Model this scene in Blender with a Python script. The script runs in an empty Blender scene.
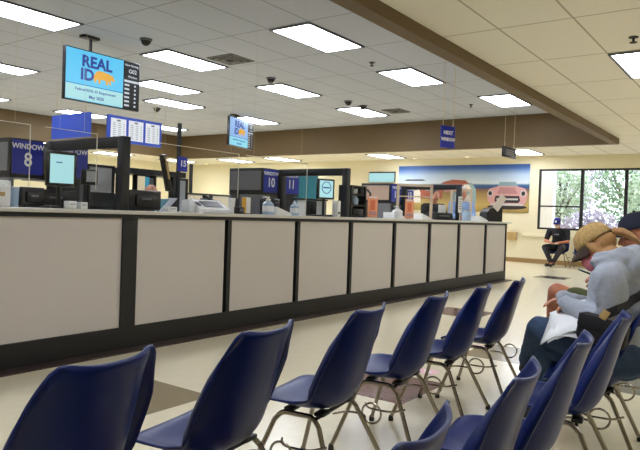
import bpy, bmesh, math, random
from mathutils import Vector, Matrix, Quaternion
random.seed(7)
PI = math.pi
scene = bpy.context.scene
COL = scene.collection

# ------------------------------------------------------------------ materials
def lin(c):
    def f(v):
        v /= 255.0
        return v / 12.92 if v <= 0.04045 else ((v + 0.055) / 1.055) ** 2.4
    return (f(c[0]), f(c[1]), f(c[2]), 1.0)

def new_mat(name):
    m = bpy.data.materials.new(name); m.use_nodes = True
    nt = m.node_tree
    return m, nt, nt.nodes['Principled BSDF']

def mat(name, rgb, rough=0.55, metal=0.0, noise=0.06, nscale=30.0, bump=0.0, spec=None, coat=0.0):
    m, nt, b = new_mat(name)
    b.inputs['Roughness'].default_value = rough
    b.inputs['Metallic'].default_value = metal
    if spec is not None: b.inputs['Specular IOR Level'].default_value = spec
    if coat: b.inputs['Coat Weight'].default_value = coat
    c = lin(rgb)
    tc = nt.nodes.new('ShaderNodeTexCoord')
    n = nt.nodes.new('ShaderNodeTexNoise'); n.inputs['Scale'].default_value = nscale; n.inputs['Detail'].default_value = 3
    nt.links.new(tc.outputs['Object'], n.inputs['Vector'])
    mx = nt.nodes.new('ShaderNodeMix'); mx.data_type = 'RGBA'
    mx.inputs['A'].default_value = tuple(v * (1 - noise) for v in c[:3]) + (1,)
    mx.inputs['B'].default_value = tuple(min(1, v * (1 + noise)) for v in c[:3]) + (1,)
    nt.links.new(n.outputs['Fac'], mx.inputs['Factor'])
    nt.links.new(mx.outputs['Result'], b.inputs['Base Color'])
    if bump:
        bp = nt.nodes.new('ShaderNodeBump'); bp.inputs['Strength'].default_value = bump; bp.inputs['Distance'].default_value = 0.004
        nt.links.new(n.outputs['Fac'], bp.inputs['Height']); nt.links.new(bp.outputs['Normal'], b.inputs['Normal'])
    return m

def emis(name, rgb, strength):
    m, nt, b = new_mat(name)
    b.inputs['Base Color'].default_value = (0.02, 0.02, 0.02, 1)
    b.inputs['Roughness'].default_value = 0.3
    b.inputs['Emission Color'].default_value = lin(rgb)
    b.inputs['Emission Strength'].default_value = strength
    return m

def clear(name, tint, gloss=0.08, haze=0.0):
    m = bpy.data.materials.new(name); m.use_nodes = True
    nt = m.node_tree; nt.nodes.clear()
    out = nt.nodes.new('ShaderNodeOutputMaterial')
    t = nt.nodes.new('ShaderNodeBsdfTransparent'); t.inputs['Color'].default_value = tint
    g = nt.nodes.new('ShaderNodeBsdfGlossy'); g.inputs['Roughness'].default_value = 0.04
    d = nt.nodes.new('ShaderNodeBsdfDiffuse'); d.inputs['Color'].default_value = (0.9, 0.9, 0.9, 1)
    a = nt.nodes.new('ShaderNodeMixShader'); a.inputs[0].default_value = gloss
    b = nt.nodes.new('ShaderNodeMixShader'); b.inputs[0].default_value = haze
    nt.links.new(t.outputs[0], a.inputs[1]); nt.links.new(g.outputs[0], a.inputs[2])
    nt.links.new(a.outputs[0], b.inputs[1]); nt.links.new(d.outputs[0], b.inputs[2])
    nt.links.new(b.outputs[0], out.inputs[0])
    return m

def ceiling_mat(name, rgb, line, x0, mx_, y0, my_):
    """acoustic tiles with a lay-in grid: lines every mx_ along X and my_ along Y (world = object coords)"""
    m, nt, b = new_mat(name)
    b.inputs['Roughness'].default_value = 0.9
    tc = nt.nodes.new('ShaderNodeTexCoord'); sp = nt.nodes.new('ShaderNodeSeparateXYZ')
    nt.links.new(tc.outputs['Object'], sp.inputs[0])
    def M(op, a, bb):
        n = nt.nodes.new('ShaderNodeMath'); n.operation = op
        for i, v in enumerate((a, bb)):
            if v is None: continue
            if isinstance(v, (int, float)): n.inputs[i].default_value = v
            else: nt.links.new(v, n.inputs[i])
        return n.outputs[0]
    def gl(sock, o, mod):
        f = M('SUBTRACT', M('FLOORED_MODULO', M('ADD', M('SUBTRACT', sock, o), mod / 2), mod), mod / 2)
        return M('LESS_THAN', M('ABSOLUTE', f, None), 0.010)
    g = M('MAXIMUM', gl(sp.outputs['X'], x0, mx_), gl(sp.outputs['Y'], y0, my_))
    n = nt.nodes.new('ShaderNodeTexNoise'); n.inputs['Scale'].default_value = 60; n.inputs['Detail'].default_value = 4
    nt.links.new(tc.outputs['Object'], n.inputs['Vector'])
    c = lin(rgb); l = lin(line)
    m1 = nt.nodes.new('ShaderNodeMix'); m1.data_type = 'RGBA'
    m1.inputs['A'].default_value = tuple(v * .93 for v in c[:3]) + (1,); m1.inputs['B'].default_value = tuple(min(1, v * 1.05) for v in c[:3]) + (1,)
    nt.links.new(n.outputs['Fac'], m1.inputs['Factor'])
    m2 = nt.nodes.new('ShaderNodeMix'); m2.data_type = 'RGBA'; m2.inputs['B'].default_value = l
    nt.links.new(g, m2.inputs['Factor']); nt.links.new(m1.outputs['Result'], m2.inputs['A'])
    nt.links.new(m2.outputs['Result'], b.inputs['Base Color'])
    return m

M = {}
M['tray'] = ceiling_mat('tray_tile', (184, 187, 194), (138, 138, 142), 6.345, 1.375, 4.9, 0.68)
M['lowceil'] = ceiling_mat('low_tile', (232, 226, 208), (176, 168, 146), 5.83, 1.37, 1.54, 0.68)  # warmer than the tray tiles: the difference in lighting is put into the colours
M['header'] = mat('brown_header_paint', (106, 86, 54), 0.6, noise=.04)
M['wall'] = mat('cream_wall_paint', (236, 226, 192), 0.75, noise=.03, nscale=8)
M['base'] = mat('tan_cove_base', (160, 128, 78), 0.5)
M['floor'] = mat('beige_vinyl_tile', (234, 224, 195), 0.2, noise=.06, nscale=14)
M['floor_red'] = mat('maroon_vinyl_tile', (112, 74, 66), 0.2, noise=.08)
M['floor_olive'] = mat('olive_vinyl_tile', (136, 122, 92), 0.2, noise=.06)
M['floor_dark'] = mat('dark_vinyl_tile', (74, 62, 58), 0.2, noise=.06)
M['seat'] = mat('navy_fibreglass', (9, 30, 92), 0.33, noise=.16, nscale=45, spec=.28)
M['chrome'] = mat('worn_chrome', (150, 142, 130), 0.25, 1.0, noise=.05)
M['blackmetal'] = mat('black_bracket', (22, 22, 24), 0.4)
M['rubber'] = mat('glide_rubber', (40, 36, 32), 0.7)
M['laminate'] = mat('grey_laminate_panel', (206, 198, 190), 0.45, noise=.03, nscale=80)
M['worktop'] = mat('pale_grey_worktop', (206, 202, 192), 0.35, noise=.04, nscale=90)
M['black'] = mat('black_plastic', (20, 20, 22), 0.35)
M['frameblk'] = mat('black_powder_coat', (22, 24, 30), 0.45)
M['plinth'] = mat('black_plinth', (15, 14, 15), 0.5)
M['strip'] = mat('brown_floor_strip', (62, 48, 44), 0.5)
M['blue'] = mat('royal_blue_sign', (28, 46, 168), 0.4, noise=.03)
M['blue2'] = mat('bright_blue_board', (36, 70, 176), 0.45, noise=.04)
M['white'] = mat('white_plastic', (242, 242, 240), 0.4, noise=.02)
M['paper'] = mat('white_paper', (234, 236, 238), 0.7, noise=.02)
M['letter'] = mat('white_lettering', (250, 250, 252), 0.5, noise=.01)
M['grey'] = mat('grey_fabric_panel', (118, 118, 122), 0.85, noise=.08, nscale=120)
M['ltgrey'] = mat('light_grey_panel', (178, 180, 182), 0.7, noise=.05)
M['beige'] = mat('beige_fabric_panel', (206, 192, 164), 0.85, noise=.06, nscale=120)
M['pinklit'] = mat('pink_lit_panel', (186, 160, 142), 0.85, noise=.05, nscale=100)
M['teal'] = mat('teal_panel', (22, 120, 136), 0.6)
M['yellow'] = mat('yellow_folder', (226, 170, 50), 0.5)
M['orange'] = mat('orange_print', (246, 166, 124), 0.6, noise=.12, nscale=25)
M['orange2'] = mat('dark_orange_print', (230, 122, 82), 0.6)
M['bluebottle'] = mat('pale_blue_plastic', (172, 196, 220), 0.25, spec=.6)
M['tan'] = mat('tan_box', (190, 158, 100), 0.6)
M['glass'] = clear('window_glass', (0.96, 0.97, 0.97, 1), 0.05)
M['plexi'] = clear('clear_acrylic', (0.97, 0.98, 0.98, 1), 0.012, 0.0)
M['plexi_frame'] = mat('beige_acrylic_frame', (206, 186, 160), 0.4)
M['edge'] = mat('polished_acrylic_edge', (226, 220, 206), 0.3)
M['winframe'] = mat('black_aluminium', (24, 22, 22), 0.4)
M['lens'] = emis('fluorescent_lens', (236, 242, 255), 19.0)
M['lightframe'] = mat('light_frame_grey', (92, 92, 94), 0.5)
M['dome'] = mat('black_dome', (18, 18, 20), 0.12)
M['vent'] = mat('grey_vent', (120, 118, 116), 0.5)
M['ventdark'] = mat('dark_vent', (40, 40, 42), 0.7)
M['wire'] = mat('pale_wire', (206, 190, 150), 0.4)
M['skin'] = mat('skin', (206, 142, 112), 0.5, noise=.06, nscale=20)
M['skin2'] = mat('tanned_skin', (196, 124, 92), 0.5, noise=.06, nscale=20)
M['hoodie'] = mat('heather_grey_fleece', (164, 170, 182), 0.95, noise=.14, nscale=70, bump=.4)
M['jeans'] = mat('blue_denim', (52, 72, 100), 0.9, noise=.2, nscale=40, bump=.3)
M['cap_tan'] = mat('tan_woven_cap', (184, 152, 98), 0.9, noise=.5, nscale=70, bump=.8)
M['cap_dark'] = mat('dark_brown_trim', (62, 46, 38), 0.8)
M['cap_navy'] = mat('navy_cap', (32, 36, 58), 0.85)
M['cap_purple'] = mat('purple_blue_cap', (44, 40, 128), 0.85)
M['blonde'] = mat('dark_blonde_hair', (176, 132, 82), 0.6, noise=.3, nscale=60)
M['brownhair'] = mat('brown_hair', (84, 56, 40), 0.6, noise=.3, nscale=60)
M['darkhair'] = mat('dark_hair', (34, 26, 26), 0.55, noise=.3, nscale=60)
M['whitehair'] = mat('grey_hair', (206, 200, 196), 0.7, noise=.1)
M['mask_pink'] = mat('pink_mask', (222, 132, 146), 0.85, noise=.15, nscale=50)
M['mask_white'] = mat('pale_mask', (222, 208, 180), 0.85)
M['olive'] = mat('olive_cotton', (88, 94, 58), 0.9, noise=.1, bump=.2)
M['navycloth'] = mat('navy_cotton', (34, 40, 60), 0.9, noise=.1)
M['blackcloth'] = mat('black_cotton', (28, 28, 34), 0.9, noise=.1)
M['charcoal'] = mat('charcoal_trousers', (48, 46, 50), 0.9, noise=.1)
M['lightblue'] = mat('light_blue_shirt', (140, 166, 208), 0.85, noise=.08)
M['whitecloth'] = mat('white_shirt', (210, 212, 216), 0.85)
M['blackbag'] = mat('black_nylon', (24, 24, 28), 0.7, noise=.1)
M['shoe'] = mat('dark_shoe', (46, 44, 44), 0.7)
M['eye'] = mat('eye_white', (225, 220, 215), 0.3)
M['lip'] = mat('lip', (168, 92, 84), 0.5)
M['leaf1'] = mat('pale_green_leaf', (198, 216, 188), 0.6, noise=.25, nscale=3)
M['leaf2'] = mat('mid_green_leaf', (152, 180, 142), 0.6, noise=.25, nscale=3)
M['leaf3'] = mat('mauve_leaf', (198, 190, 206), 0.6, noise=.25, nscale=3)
M['bark'] = mat('bark', (96, 80, 76), 0.9)
M['ground'] = mat('outdoor_paving', (206, 200, 196), 0.9)
M['whitepost'] = mat('white_stucco', (244, 238, 240), 0.9)
M['scr_cyan'] = emis('cyan_screen', (150, 226, 244), 0.95)
M['scr_cyan2'] = emis('bright_cyan_screen', (92, 202, 246), 0.95)
M['scr_pale'] = emis('pale_cyan_screen', (178, 232, 236), 0.9)
M['scr_lav'] = emis('lavender_screen', (150, 190, 240), 0.95)
M['scr_navy'] = emis('screen_navy_print', (24, 56, 150), 0.9)
M['scr_orange'] = emis('screen_orange_print', (240, 176, 44), 0.9)
M['scr_white'] = emis('screen_white_print', (215, 222, 232), 0.9)
M['scr_black'] = emis('screen_black', (8, 10, 14), 0.5)
M['scr_photo'] = emis('photo_screen', (220, 206, 170), 0.8)
M['scr_photo2'] = emis('photo_screen_blue', (60, 150, 176), 0.8)
M['m_pink'] = mat('mural_pink', (204, 152, 150), 0.5, noise=.08, nscale=4)
M['m_pinkdk'] = mat('mural_dusty_pink', (178, 126, 126), 0.5)
M['m_dark'] = mat('mural_dark', (44, 34, 36), 0.5)
M['m_chrome'] = mat('mural_chrome', (196, 190, 188), 0.5)
M['m_red'] = mat('mural_red', (160, 84, 66), 0.5)
M['m_white'] = mat('mural_white', (222, 214, 204), 0.5)
M['m_aqua'] = mat('mural_aqua', (134, 160, 170), 0.5)
M['decal'] = mat('pink_floor_sticker', (226, 176, 186), 0.4)

def mural_mat():
    """printed beach picture: blue sky with a pale cloud bank, dark sea line, sand and grass"""
    m, nt, b = new_mat('mural_print'); b.inputs['Roughness'].default_value = 0.45
    tc = nt.nodes.new('ShaderNodeTexCoord'); sp = nt.nodes.new('ShaderNodeSeparateXYZ'); nt.links.new(tc.outputs['Object'], sp.inputs[0])
    n = nt.nodes.new('ShaderNodeTexNoise'); n.inputs['Scale'].default_value = 1.6; n.inputs['Detail'].default_value = 5
    nt.links.new(tc.outputs['Object'], n.inputs['Vector'])
    ad = nt.nodes.new('ShaderNodeMath'); ad.operation = 'MULTIPLY_ADD'; ad.inputs[1].default_value = 0.05
    nt.links.new(n.outputs['Fac'], ad.inputs[0]); nt.links.new(sp.outputs['Z'], ad.inputs[2])
    mr = nt.nodes.new('ShaderNodeMapRange'); mr.inputs['From Min'].default_value = 0.0; mr.inputs['From Max'].default_value = 1.40
    nt.links.new(ad.outputs[0], mr.inputs['Value'])
    cr = nt.nodes.new('ShaderNodeValToRGB'); e = cr.color_ramp.elements
    stops = [(0, (150, 124, 60)), (.16, (186, 160, 96)), (.40, (150, 124, 76)), (.47, (120, 92, 74)), (.52, (44, 74, 118)), (.575, (60, 100, 146)), (.61, (204, 214, 222)), (.78, (176, 198, 222)), (.92, (70, 110, 178)), (1, (34, 72, 148))]
    e[0].position, e[0].color = stops[0][0], lin(stops[0][1]); e[1].position, e[1].color = 1, lin(stops[-1][1])
    for p, c in stops[1:-1]:
        k = e.new(p); k.color = lin(c)
    nt.links.new(mr.outputs['Result'], cr.inputs['Fac'])
    nt.links.new(cr.outputs['Color'], b.inputs['Base Color'])
    return m
M['mural'] = mural_mat()

# ------------------------------------------------------------------ geometry helpers
def box(bm, c, s, bev=0.0, rot=None):
    r = bmesh.ops.create_cube(bm, size=1.0)
    vs = r['verts']
    bmesh.ops.scale(bm, vec=Vector(s), verts=vs)
    if bev > 0:
        es = list({e for v in vs for e in v.link_edges})
        rr = bmesh.ops.bevel(bm, geom=es, offset=min(bev, min(s) * .45), segments=2, affect='EDGES', profile=.5)
        vs = list({v for f in rr['faces'] for v in f.verts} | {v for v in vs if v.is_valid})
    if rot is not None: bmesh.ops.rotate(bm, cent=(0, 0, 0), matrix=rot, verts=vs)
    bmesh.ops.translate(bm, vec=Vector(c), verts=vs)
    return vs

def frame_dir(d):
    d = d.normalized()
    a = Vector((0, 0, 1)) if abs(d.z) < .9 else Vector((1, 0, 0))
    u = d.cross(a).normalized(); return u, d.cross(u).normalized()

def tube(bm, pts, r, n=8, closed=False):
    pts = [Vector(p) for p in pts]; rs = r if isinstance(r, (list, tuple)) else [r] * len(pts)
    rings = []; u = None
    N = len(pts)
    for i, p in enumerate(pts):
        if closed: d = pts[(i + 1) % N] - pts[i - 1]
        else: d = pts[min(i + 1, N - 1)] - pts[max(i - 1, 0)]
        d.normalize()
        if u is None: u, w = frame_dir(d)
        else:
            u = (u - d * u.dot(d)); u = u.normalized() if u.length > 1e-6 else frame_dir(d)[0]
            w = d.cross(u)
        rings.append([bm.verts.new(p + (u * math.cos(2 * PI * k / n) + w * math.sin(2 * PI * k / n)) * rs[i]) for k in range(n)])
    for i in range(N if closed else N - 1):
        a, b = rings[i], rings[(i + 1) % N]
        off = 0
        if closed and i == N - 1:
            off = min(range(n), key=lambda o: (a[0].co - b[o].co).length)
        for k in range(n):
            bm.faces.new((a[k], a[(k + 1) % n], b[(k + 1 + off) % n], b[(k + off) % n]))
    if not closed:
        bm.faces.new(rings[0][::-1]); bm.faces.new(rings[-1])

def smooth_path(pts, rad, seg=5):
    """polyline with rounded corners"""
    pts = [Vector(p) for p in pts]; out = [pts[0]]
    for i in range(1, len(pts) - 1):
        a, b, c = pts[i - 1], pts[i], pts[i + 1]
        d1 = (a - b); d2 = (c - b); k = min(rad, d1.length * .48, d2.length * .48)
        p, q = b + d1.normalized() * k, b + d2.normalized() * k
        for j in range(seg + 1):
            t = j / seg; out.append(p * (1 - t) ** 2 + b * 2 * t * (1 - t) + q * t * t)
    out.append(pts[-1]); return out

def lathe(bm, prof, n=16, c=(0, 0, 0)):
    rings = []
    for r, z in prof:
        rings.append([bm.verts.new((c[0] + max(r, 1e-4) * math.cos(2 * PI * k / n), c[1] + max(r, 1e-4) * math.sin(2 * PI * k / n), c[2] + z)) for k in range(n)])
    for a, b in zip(rings, rings[1:]):
        for k in range(n): bm.faces.new((a[k], a[(k + 1) % n], b[(k + 1) % n], b[k]))
    bm.faces.new(rings[0][::-1]); bm.faces.new(rings[-1])

def prism(bm, poly, h, M4=None):
    """poly in local XY extruded +Z by h, then transformed"""
    a = [bm.verts.new((x, y, 0)) for x, y in poly]; b = [bm.verts.new((x, y, h)) for x, y in poly]
    n = len(poly)
    bm.faces.new(a[::-1]); bm.faces.new(b)
    for i in range(n): bm.faces.new((a[i], a[(i + 1) % n], b[(i + 1) % n], b[i]))
    if M4 is not None: bmesh.ops.transform(bm, matrix=M4, verts=a + b)

def ellipsoid(bm, c, r, rot=None, seg=20, rings=12):
    res = bmesh.ops.create_uvsphere(bm, u_segments=seg, v_segments=rings, radius=1.0)
    vs = res['verts']
    bmesh.ops.scale(bm, vec=Vector(r), verts=vs)
    if rot is not None: bmesh.ops.rotate(bm, cent=(0, 0, 0), matrix=rot, verts=vs)
    bmesh.ops.translate(bm, vec=Vector(c), verts=vs)

def capsule(bm, a, ra, b, rb, n=14):
    """tapered limb piece with round ends"""
    a, b = Vector(a), Vector(b); d = (b - a)
    L = d.length; d = d.normalized() if L > 1e-6 else Vector((0, 0, 1))
    pts = []; rs = []
    for k in range(5):
        t = -PI / 2 + (PI / 2) * k / 4
        pts.append(a + d * math.sin(t) * ra); rs.append(max(math.cos(t) * ra, ra * .03))
    for k in range(5):
        t = (PI / 2) * k / 4
        pts.append(b + d * math.sin(t) * rb); rs.append(max(math.cos(t) * rb, rb * .03))
    tube(bm, pts, rs, n)

def smooth(me, ang=40):
    for p in me.polygons: p.use_smooth = True
    try: me.set_sharp_from_angle(angle=math.radians(ang))
    except Exception: pass

def obj(name, bm, m, parent=None, loc=None, label=None, ang=40, rot=None):
    me = bpy.data.meshes.new(name)
    bmesh.ops.recalc_face_normals(bm, faces=bm.faces)
    bm.to_mesh(me); bm.free(); smooth(me, ang)
    mats = m if isinstance(m, (list, tuple)) else [m]
    for x in mats: me.materials.append(x)
    o = bpy.data.objects.new(name, me); COL.objects.link(o)
    if parent is not None: o.parent = parent
    if loc is not None: o.location = loc
    if rot is not None: o.rotation_euler = rot
    if label: o['label'] = label
    return o

def B():
    return bmesh.new()

def part(name, m, parent, boxes=(), label=None, bev=0.0):
    bm = B()
    for b in boxes: box(bm, b[0], b[1], b[2] if len(b) > 2 else bev)
    return obj(name, bm, m, parent, label=label)

def tag(o, label, cat, group=None):
    o['label'] = label; o['category'] = cat
    if group: o['group'] = group
    return o

def thing(name, label, cat, loc=(0, 0, 0), rz=0.0, group=None):
    o = bpy.data.objects.new(name, None); COL.objects.link(o)
    o.empty_display_size = .05
    o.location = loc; o.rotation_euler = (0, 0, rz)
    return tag(o, label, cat, group)

def struct(name, bm, m):
    o = obj(name, bm, m); o['kind'] = 'structure'; return o

def sbox(name, m, boxes, bev=0):
    bm = B()
    for b in boxes:
        lo, hi = b
        box(bm, [(lo[i] + hi[i]) / 2 for i in range(3)], [hi[i] - lo[i] for i in range(3)], bev)
    return struct(name, bm, m)

def copy_tree(o, parent=None):
    c = o.copy(); COL.objects.link(c)
    if parent is not None: c.parent = parent
    for ch in o.children: copy_tree(ch, c)
    return c

def text(name, body, size, m, parent, loc, bold=.0, rot=(PI / 2, 0, 0), extrude=.001, sx=1.0, label=None):
    cu = bpy.data.curves.new(name, 'FONT'); cu.body = body; cu.size = size
    cu.align_x = 'CENTER'; cu.align_y = 'CENTER'; cu.extrude = extrude; cu.offset = bold; cu.resolution_u = 3
    t = bpy.data.objects.new(name, cu); COL.objects.link(t)
    bpy.context.view_layer.update()
    dg = bpy.context.evaluated_depsgraph_get()
    me = bpy.data.meshes.new_from_object(t.evaluated_get(dg))
    bpy.data.objects.remove(t); bpy.data.curves.remove(cu)
    me.name = name; me.materials.clear(); me.materials.append(m)
    o = bpy.data.objects.new(name, me); COL.objects.link(o); o.parent = parent
    o.location = loc; o.rotation_euler = rot; o.scale = (sx, 1, 1)
    if label: o['label'] = label
    return o

def remesh(name, bm, m, voxel, parent=None, it=4, label=None):
    """fuse overlapping closed pieces into one continuous skin"""
    bmesh.ops.recalc_face_normals(bm, faces=bm.faces)
    me = bpy.data.meshes.new(name + '_src'); bm.to_mesh(me); bm.free()
    t = bpy.data.objects.new('tmp', me); COL.objects.link(t)
    r = t.modifiers.new('r', 'REMESH'); r.mode = 'VOXEL'; r.voxel_size = voxel
    s = t.modifiers.new('s', 'SMOOTH'); s.factor = .5; s.iterations = it
    bpy.context.view_layer.update()
    dg = bpy.context.evaluated_depsgraph_get()
    out = bpy.data.meshes.new_from_object(t.evaluated_get(dg))
    bpy.data.objects.remove(t); bpy.data.meshes.remove(me)
    out.name = name; out.materials.clear(); out.materials.append(m)
    for p in out.polygons: p.use_smooth = True
    o = bpy.data.objects.new(name, out); COL.objects.link(o)
    if parent is not None: o.parent = parent
    if label: o['label'] = label
    return o

def wrinkle(o, amp, freq):
    """soft cloth folds: ridged noise pushed along the normals"""
    from mathutils import noise
    me = o.data; nn = [v.normal.copy() for v in me.vertices]
    for v, n in zip(me.vertices, nn):
        p = Vector((v.co.x * freq, v.co.y * freq * .9, v.co.z * freq * 1.25))
        r = 1 - abs(noise.noise(p + Vector((0, 0, noise.noise(p * .5) * 1.5))) * 1.6)
        v.co += n * amp * (r - .6)
    me.update(); return o

# ------------------------------------------------------------------ camera
F_PX, YAW, PITCH, ROLL = 630.3, math.radians(35.99), math.radians(-0.977), math.radians(2.006)
H = 1.15
fwd = Vector((math.cos(YAW) * math.cos(PITCH), math.sin(YAW) * math.cos(PITCH), math.sin(PITCH)))
r0 = Vector((math.sin(YAW), -math.cos(YAW), 0)); u0 = r0.cross(fwd)
rr = r0 * math.cos(ROLL) + u0 * math.sin(ROLL); uu = -r0 * math.sin(ROLL) + u0 * math.cos(ROLL)
cd = bpy.data.cameras.new('camera'); cam = bpy.data.objects.new('camera', cd); COL.objects.link(cam)
cd.sensor_width = 36.0; cd.lens = F_PX / 640 * 36.0; cd.clip_start = .05; cd.clip_end = 200
mw = Matrix((rr, uu, -fwd)).transposed().to_4x4(); mw.translation = (0, 0, H)
cam.matrix_world = mw
scene.camera = cam

# ------------------------------------------------------------------ room shell
XW, XB, YL, YR = 17.7, -4.0, 20.0, -5.0
ZT, ZL, ZH = 3.586, 2.97, 2.85
BY0, BY1, HX0, HX1, HY0, HY1 = 2.79, 2.95, 14.36, 14.52, 16.27, 16.43

def floor():
    t = 0.325; bm = B()
    nx, ny = int((XW + .3 - XB) / t) + 1, int((YL + .3 - YR) / t) + 1
    ox, oy = 7.0 - 40 * t, 2.8 - 40 * t
    i0, j0 = int((XB - ox) / t), int((YR - oy) / t)
    vs = [[bm.verts.new((ox + (i0 + i) * t, oy + (j0 + j) * t, 0)) for j in range(ny + 1)] for i in range(nx + 1)]
    spots = {(3.9, 2.0): 1, (7.33, 3.13): 1, (5.5, 1.85): 2, (2.45, 3.05): 2, (5.2, .9): 3, (13.45, 3.75): 3, (10.6, 1.7): 2, (8.9, .6): 1, (12.1, 5.7): 2, (1.6, 1.2): 1, (0.2, 3.1): 2}
    for i in range(nx):
        for j in range(ny):
            f = bm.faces.new((vs[i][j], vs[i + 1][j], vs[i + 1][j + 1], vs[i][j + 1]))
            c = f.calc_center_median()
            for (sx, sy), k in spots.items():
                if abs(c.x - sx) < t * 1.0 and abs(c.y - sy) < t * 1.0: f.material_index = k
    return struct('floor', bm, [M['floor'], M['floor_red'], M['floor_olive'], M['floor_dark']])
floor()

sbox('ceiling', M['tray'], [((XB, BY1 - .05, ZT), (HX0 + .05, HY0 + .05, ZT + .1))])
sbox('ceiling_low', M['lowceil'], [((XB, YR, ZL), (XW + .15, BY0, ZL + .1)), ((HX1, BY0, ZL), (XW + .15, HY1, ZL + .1)), ((XB, HY1, ZL), (XW + .15, YL + .15, ZL + .1))])
sbox('trim_1', M['header'], [((XB, BY0, ZH), (HX1, BY1, ZT + .05))])
sbox('trim_2', M['header'], [((HX0, BY1, ZH), (HX1, HY1, ZT + .05))])
sbox('trim_3', M['header'], [((XB, HY0, ZH), (HX0, HY1, ZT + .05))])
# far wall with two openings
W1 = (1.05, 5.41, .95, 2.61); W2 = (9.95, 10.9, 2.26, 2.56)
sbox('wall_far', M['wall'], [
    ((XW, YR, 0), (XW + .15, W1[0], ZL)), ((XW, W1[0], 0), (XW + .15, W1[1], W1[2])), ((XW, W1[0], W1[3]), (XW + .15, W1[1], ZL)),
    ((XW, W1[1], 0), (XW + .15, YL + .15, ZL))])
sbox('wall_left', M['wall'], [((XB, YL, 0), (XW, YL + .15, ZL))])
sbox('wall_right', M['wall'], [((XB, YR - .15, 0), (XW, YR, ZL))])
sbox('wall_back', M['wall'], [((XB - .15, YR - .15, 0), (XB, YL + .15, ZT))])
sbox('baseboard_far', M['base'], [((XW - .015, YR, 0), (XW, YL, .12))])
sbox('baseboard_right', M['base'], [((XB, YR, 0), (XW - .015, YR + .015, .12))])
sbox('baseboard_left', M['base'], [((XB, YL - .015, 0), (XW - .015, YL, .12))])
sbox('trim_4', M['wall'], [((XW - .05, 1.4, .73), (XW, 5.8, .83))], .01)

def window(name, y0, y1, z0, z1, mull, transoms, lip=.05):
    o = bpy.data.objects.new(name, None); COL.objects.link(o); o['kind'] = 'structure'
    o.location = (XW + .05, (y0 + y1) / 2, z0); oy = (y0 + y1) / 2
    bm = B()
    w = lip
    def bx(ya, yb, za, zb): box(bm, (0, (ya + yb) / 2 - oy, (za + zb) / 2 - z0), (.07, yb - ya, zb - za))
    bx(y0, y1, z0, z0 + w); bx(y0, y1, z1 - w, z1); bx(y0, y0 + w, z0 + w, z1 - w); bx(y1 - w, y1, z0 + w, z1 - w)
    for m in mull: bx(m - .04, m + .04, z0 + w, z1 - w)
    for (ya, yb, z) in transoms: bx(ya, yb, z - .02, z + .02)
    obj('window_frame', bm, M['winframe'], o)
    bm = B(); box(bm, (.0, 0, (z1 - z0) / 2), (.008, y1 - y0 - .04, z1 - z0 - .04)); obj('window_pane', bm, M['glass'], o)
    return o
window('window_1', *W1, [4.27, 3.19, 2.1], [(4.31, 5.36, 1.59)])
t = thing('wall_screen', 'bright pale cyan screen high on the far wall left of the car mural', 'screen', (XW - .001, 10.42, 2.26))
bm = B(); box(bm, (-.03, 0, .16), (.06, .97, .34), .006); obj('screen_housing', bm, M['black'], t)
bm = B(); box(bm, (-.062, 0, .145), (.004, .94, .29)); obj('screen', bm, M['scr_pale'], t)

# ------------------------------------------------------------------ lights
def troffer(cx, cy, z, label, group, first=[None]):
    if first[0] is None:
        t = thing('ceiling_light', label, 'ceiling light', (cx, cy, z), 0, group)
        bm = B(); L, W = 1.29, .645
        for s in (-1, 1):
            box(bm, (0, s * (W / 2), -.011), (L + .03, .03, .022)); box(bm, (s * (L / 2), 0, -.011), (.03, W - .03, .022))
        obj('light_frame', bm, M['lightframe'], t)
        bm = B(); box(bm, (0, 0, -.008), (L - .03, W - .03, .012)); obj('diffuser', bm, M['lens'], t)
        bm = B()
        for k in range(1, 3): box(bm, (0, -W / 2 + W * k / 3, -.016), (L - .04, .006, .004))
        for k in range(1, 6): box(bm, (-L / 2 + L * k / 6, 0, -.016), (.006, W - .04, .004))
        obj('diffuser_rib', bm, M['white'], t)
        first[0] = t; return t
    t = copy_tree(first[0]); t.location = (cx, cy, z); tag(t, label, 'ceiling light', group); return t

G1 = 'fluorescent lights in the raised ceiling'
TR = [(4.28, 7.94, 'bright ceiling light at the top left corner above the large hanging screen'),
      (7.03, 5.24, 'largest bright ceiling light, near the top middle beside the brown beam'),
      (9.78, 5.24, 'bright ceiling light just left of the brown beam, above the hanging blue sign'),
      (12.53, 4.56, 'small bright ceiling light tucked against the far end of the brown beam'),
      (7.03, 7.94, 'long bright ceiling light right of the large hanging screen, beside the square vent'),
      (9.78, 7.97, 'bright ceiling light in the middle of the raised ceiling beyond the square vent'),
      (12.53, 7.97, 'bright ceiling light in front of the small far vent'),
      (8.40, 10.0, 'upper of the two close bright ceiling lights right behind the large hanging screen'),
      (9.78, 11.36, 'lower of the two close bright ceiling lights right of the large hanging screen'),
      (5.65, 11.36, 'bright ceiling light partly hidden by the left edge of the large hanging screen'),
      (12.53, 11.36, 'bright ceiling light just behind the small hanging screen'),
      (9.78, 14.98, 'bright ceiling light below the large hanging screen, above the blue panel'),
      (12.53, 14.98, 'faint narrow ceiling light right of the three sheet notice board'),
      (7.03, 14.98, 'ceiling light just showing at the left edge above the brown header')]
for x, y, l in TR: troffer(x, y, ZT, l, G1)
G2 = 'fluorescent lights in the low far ceiling'
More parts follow.
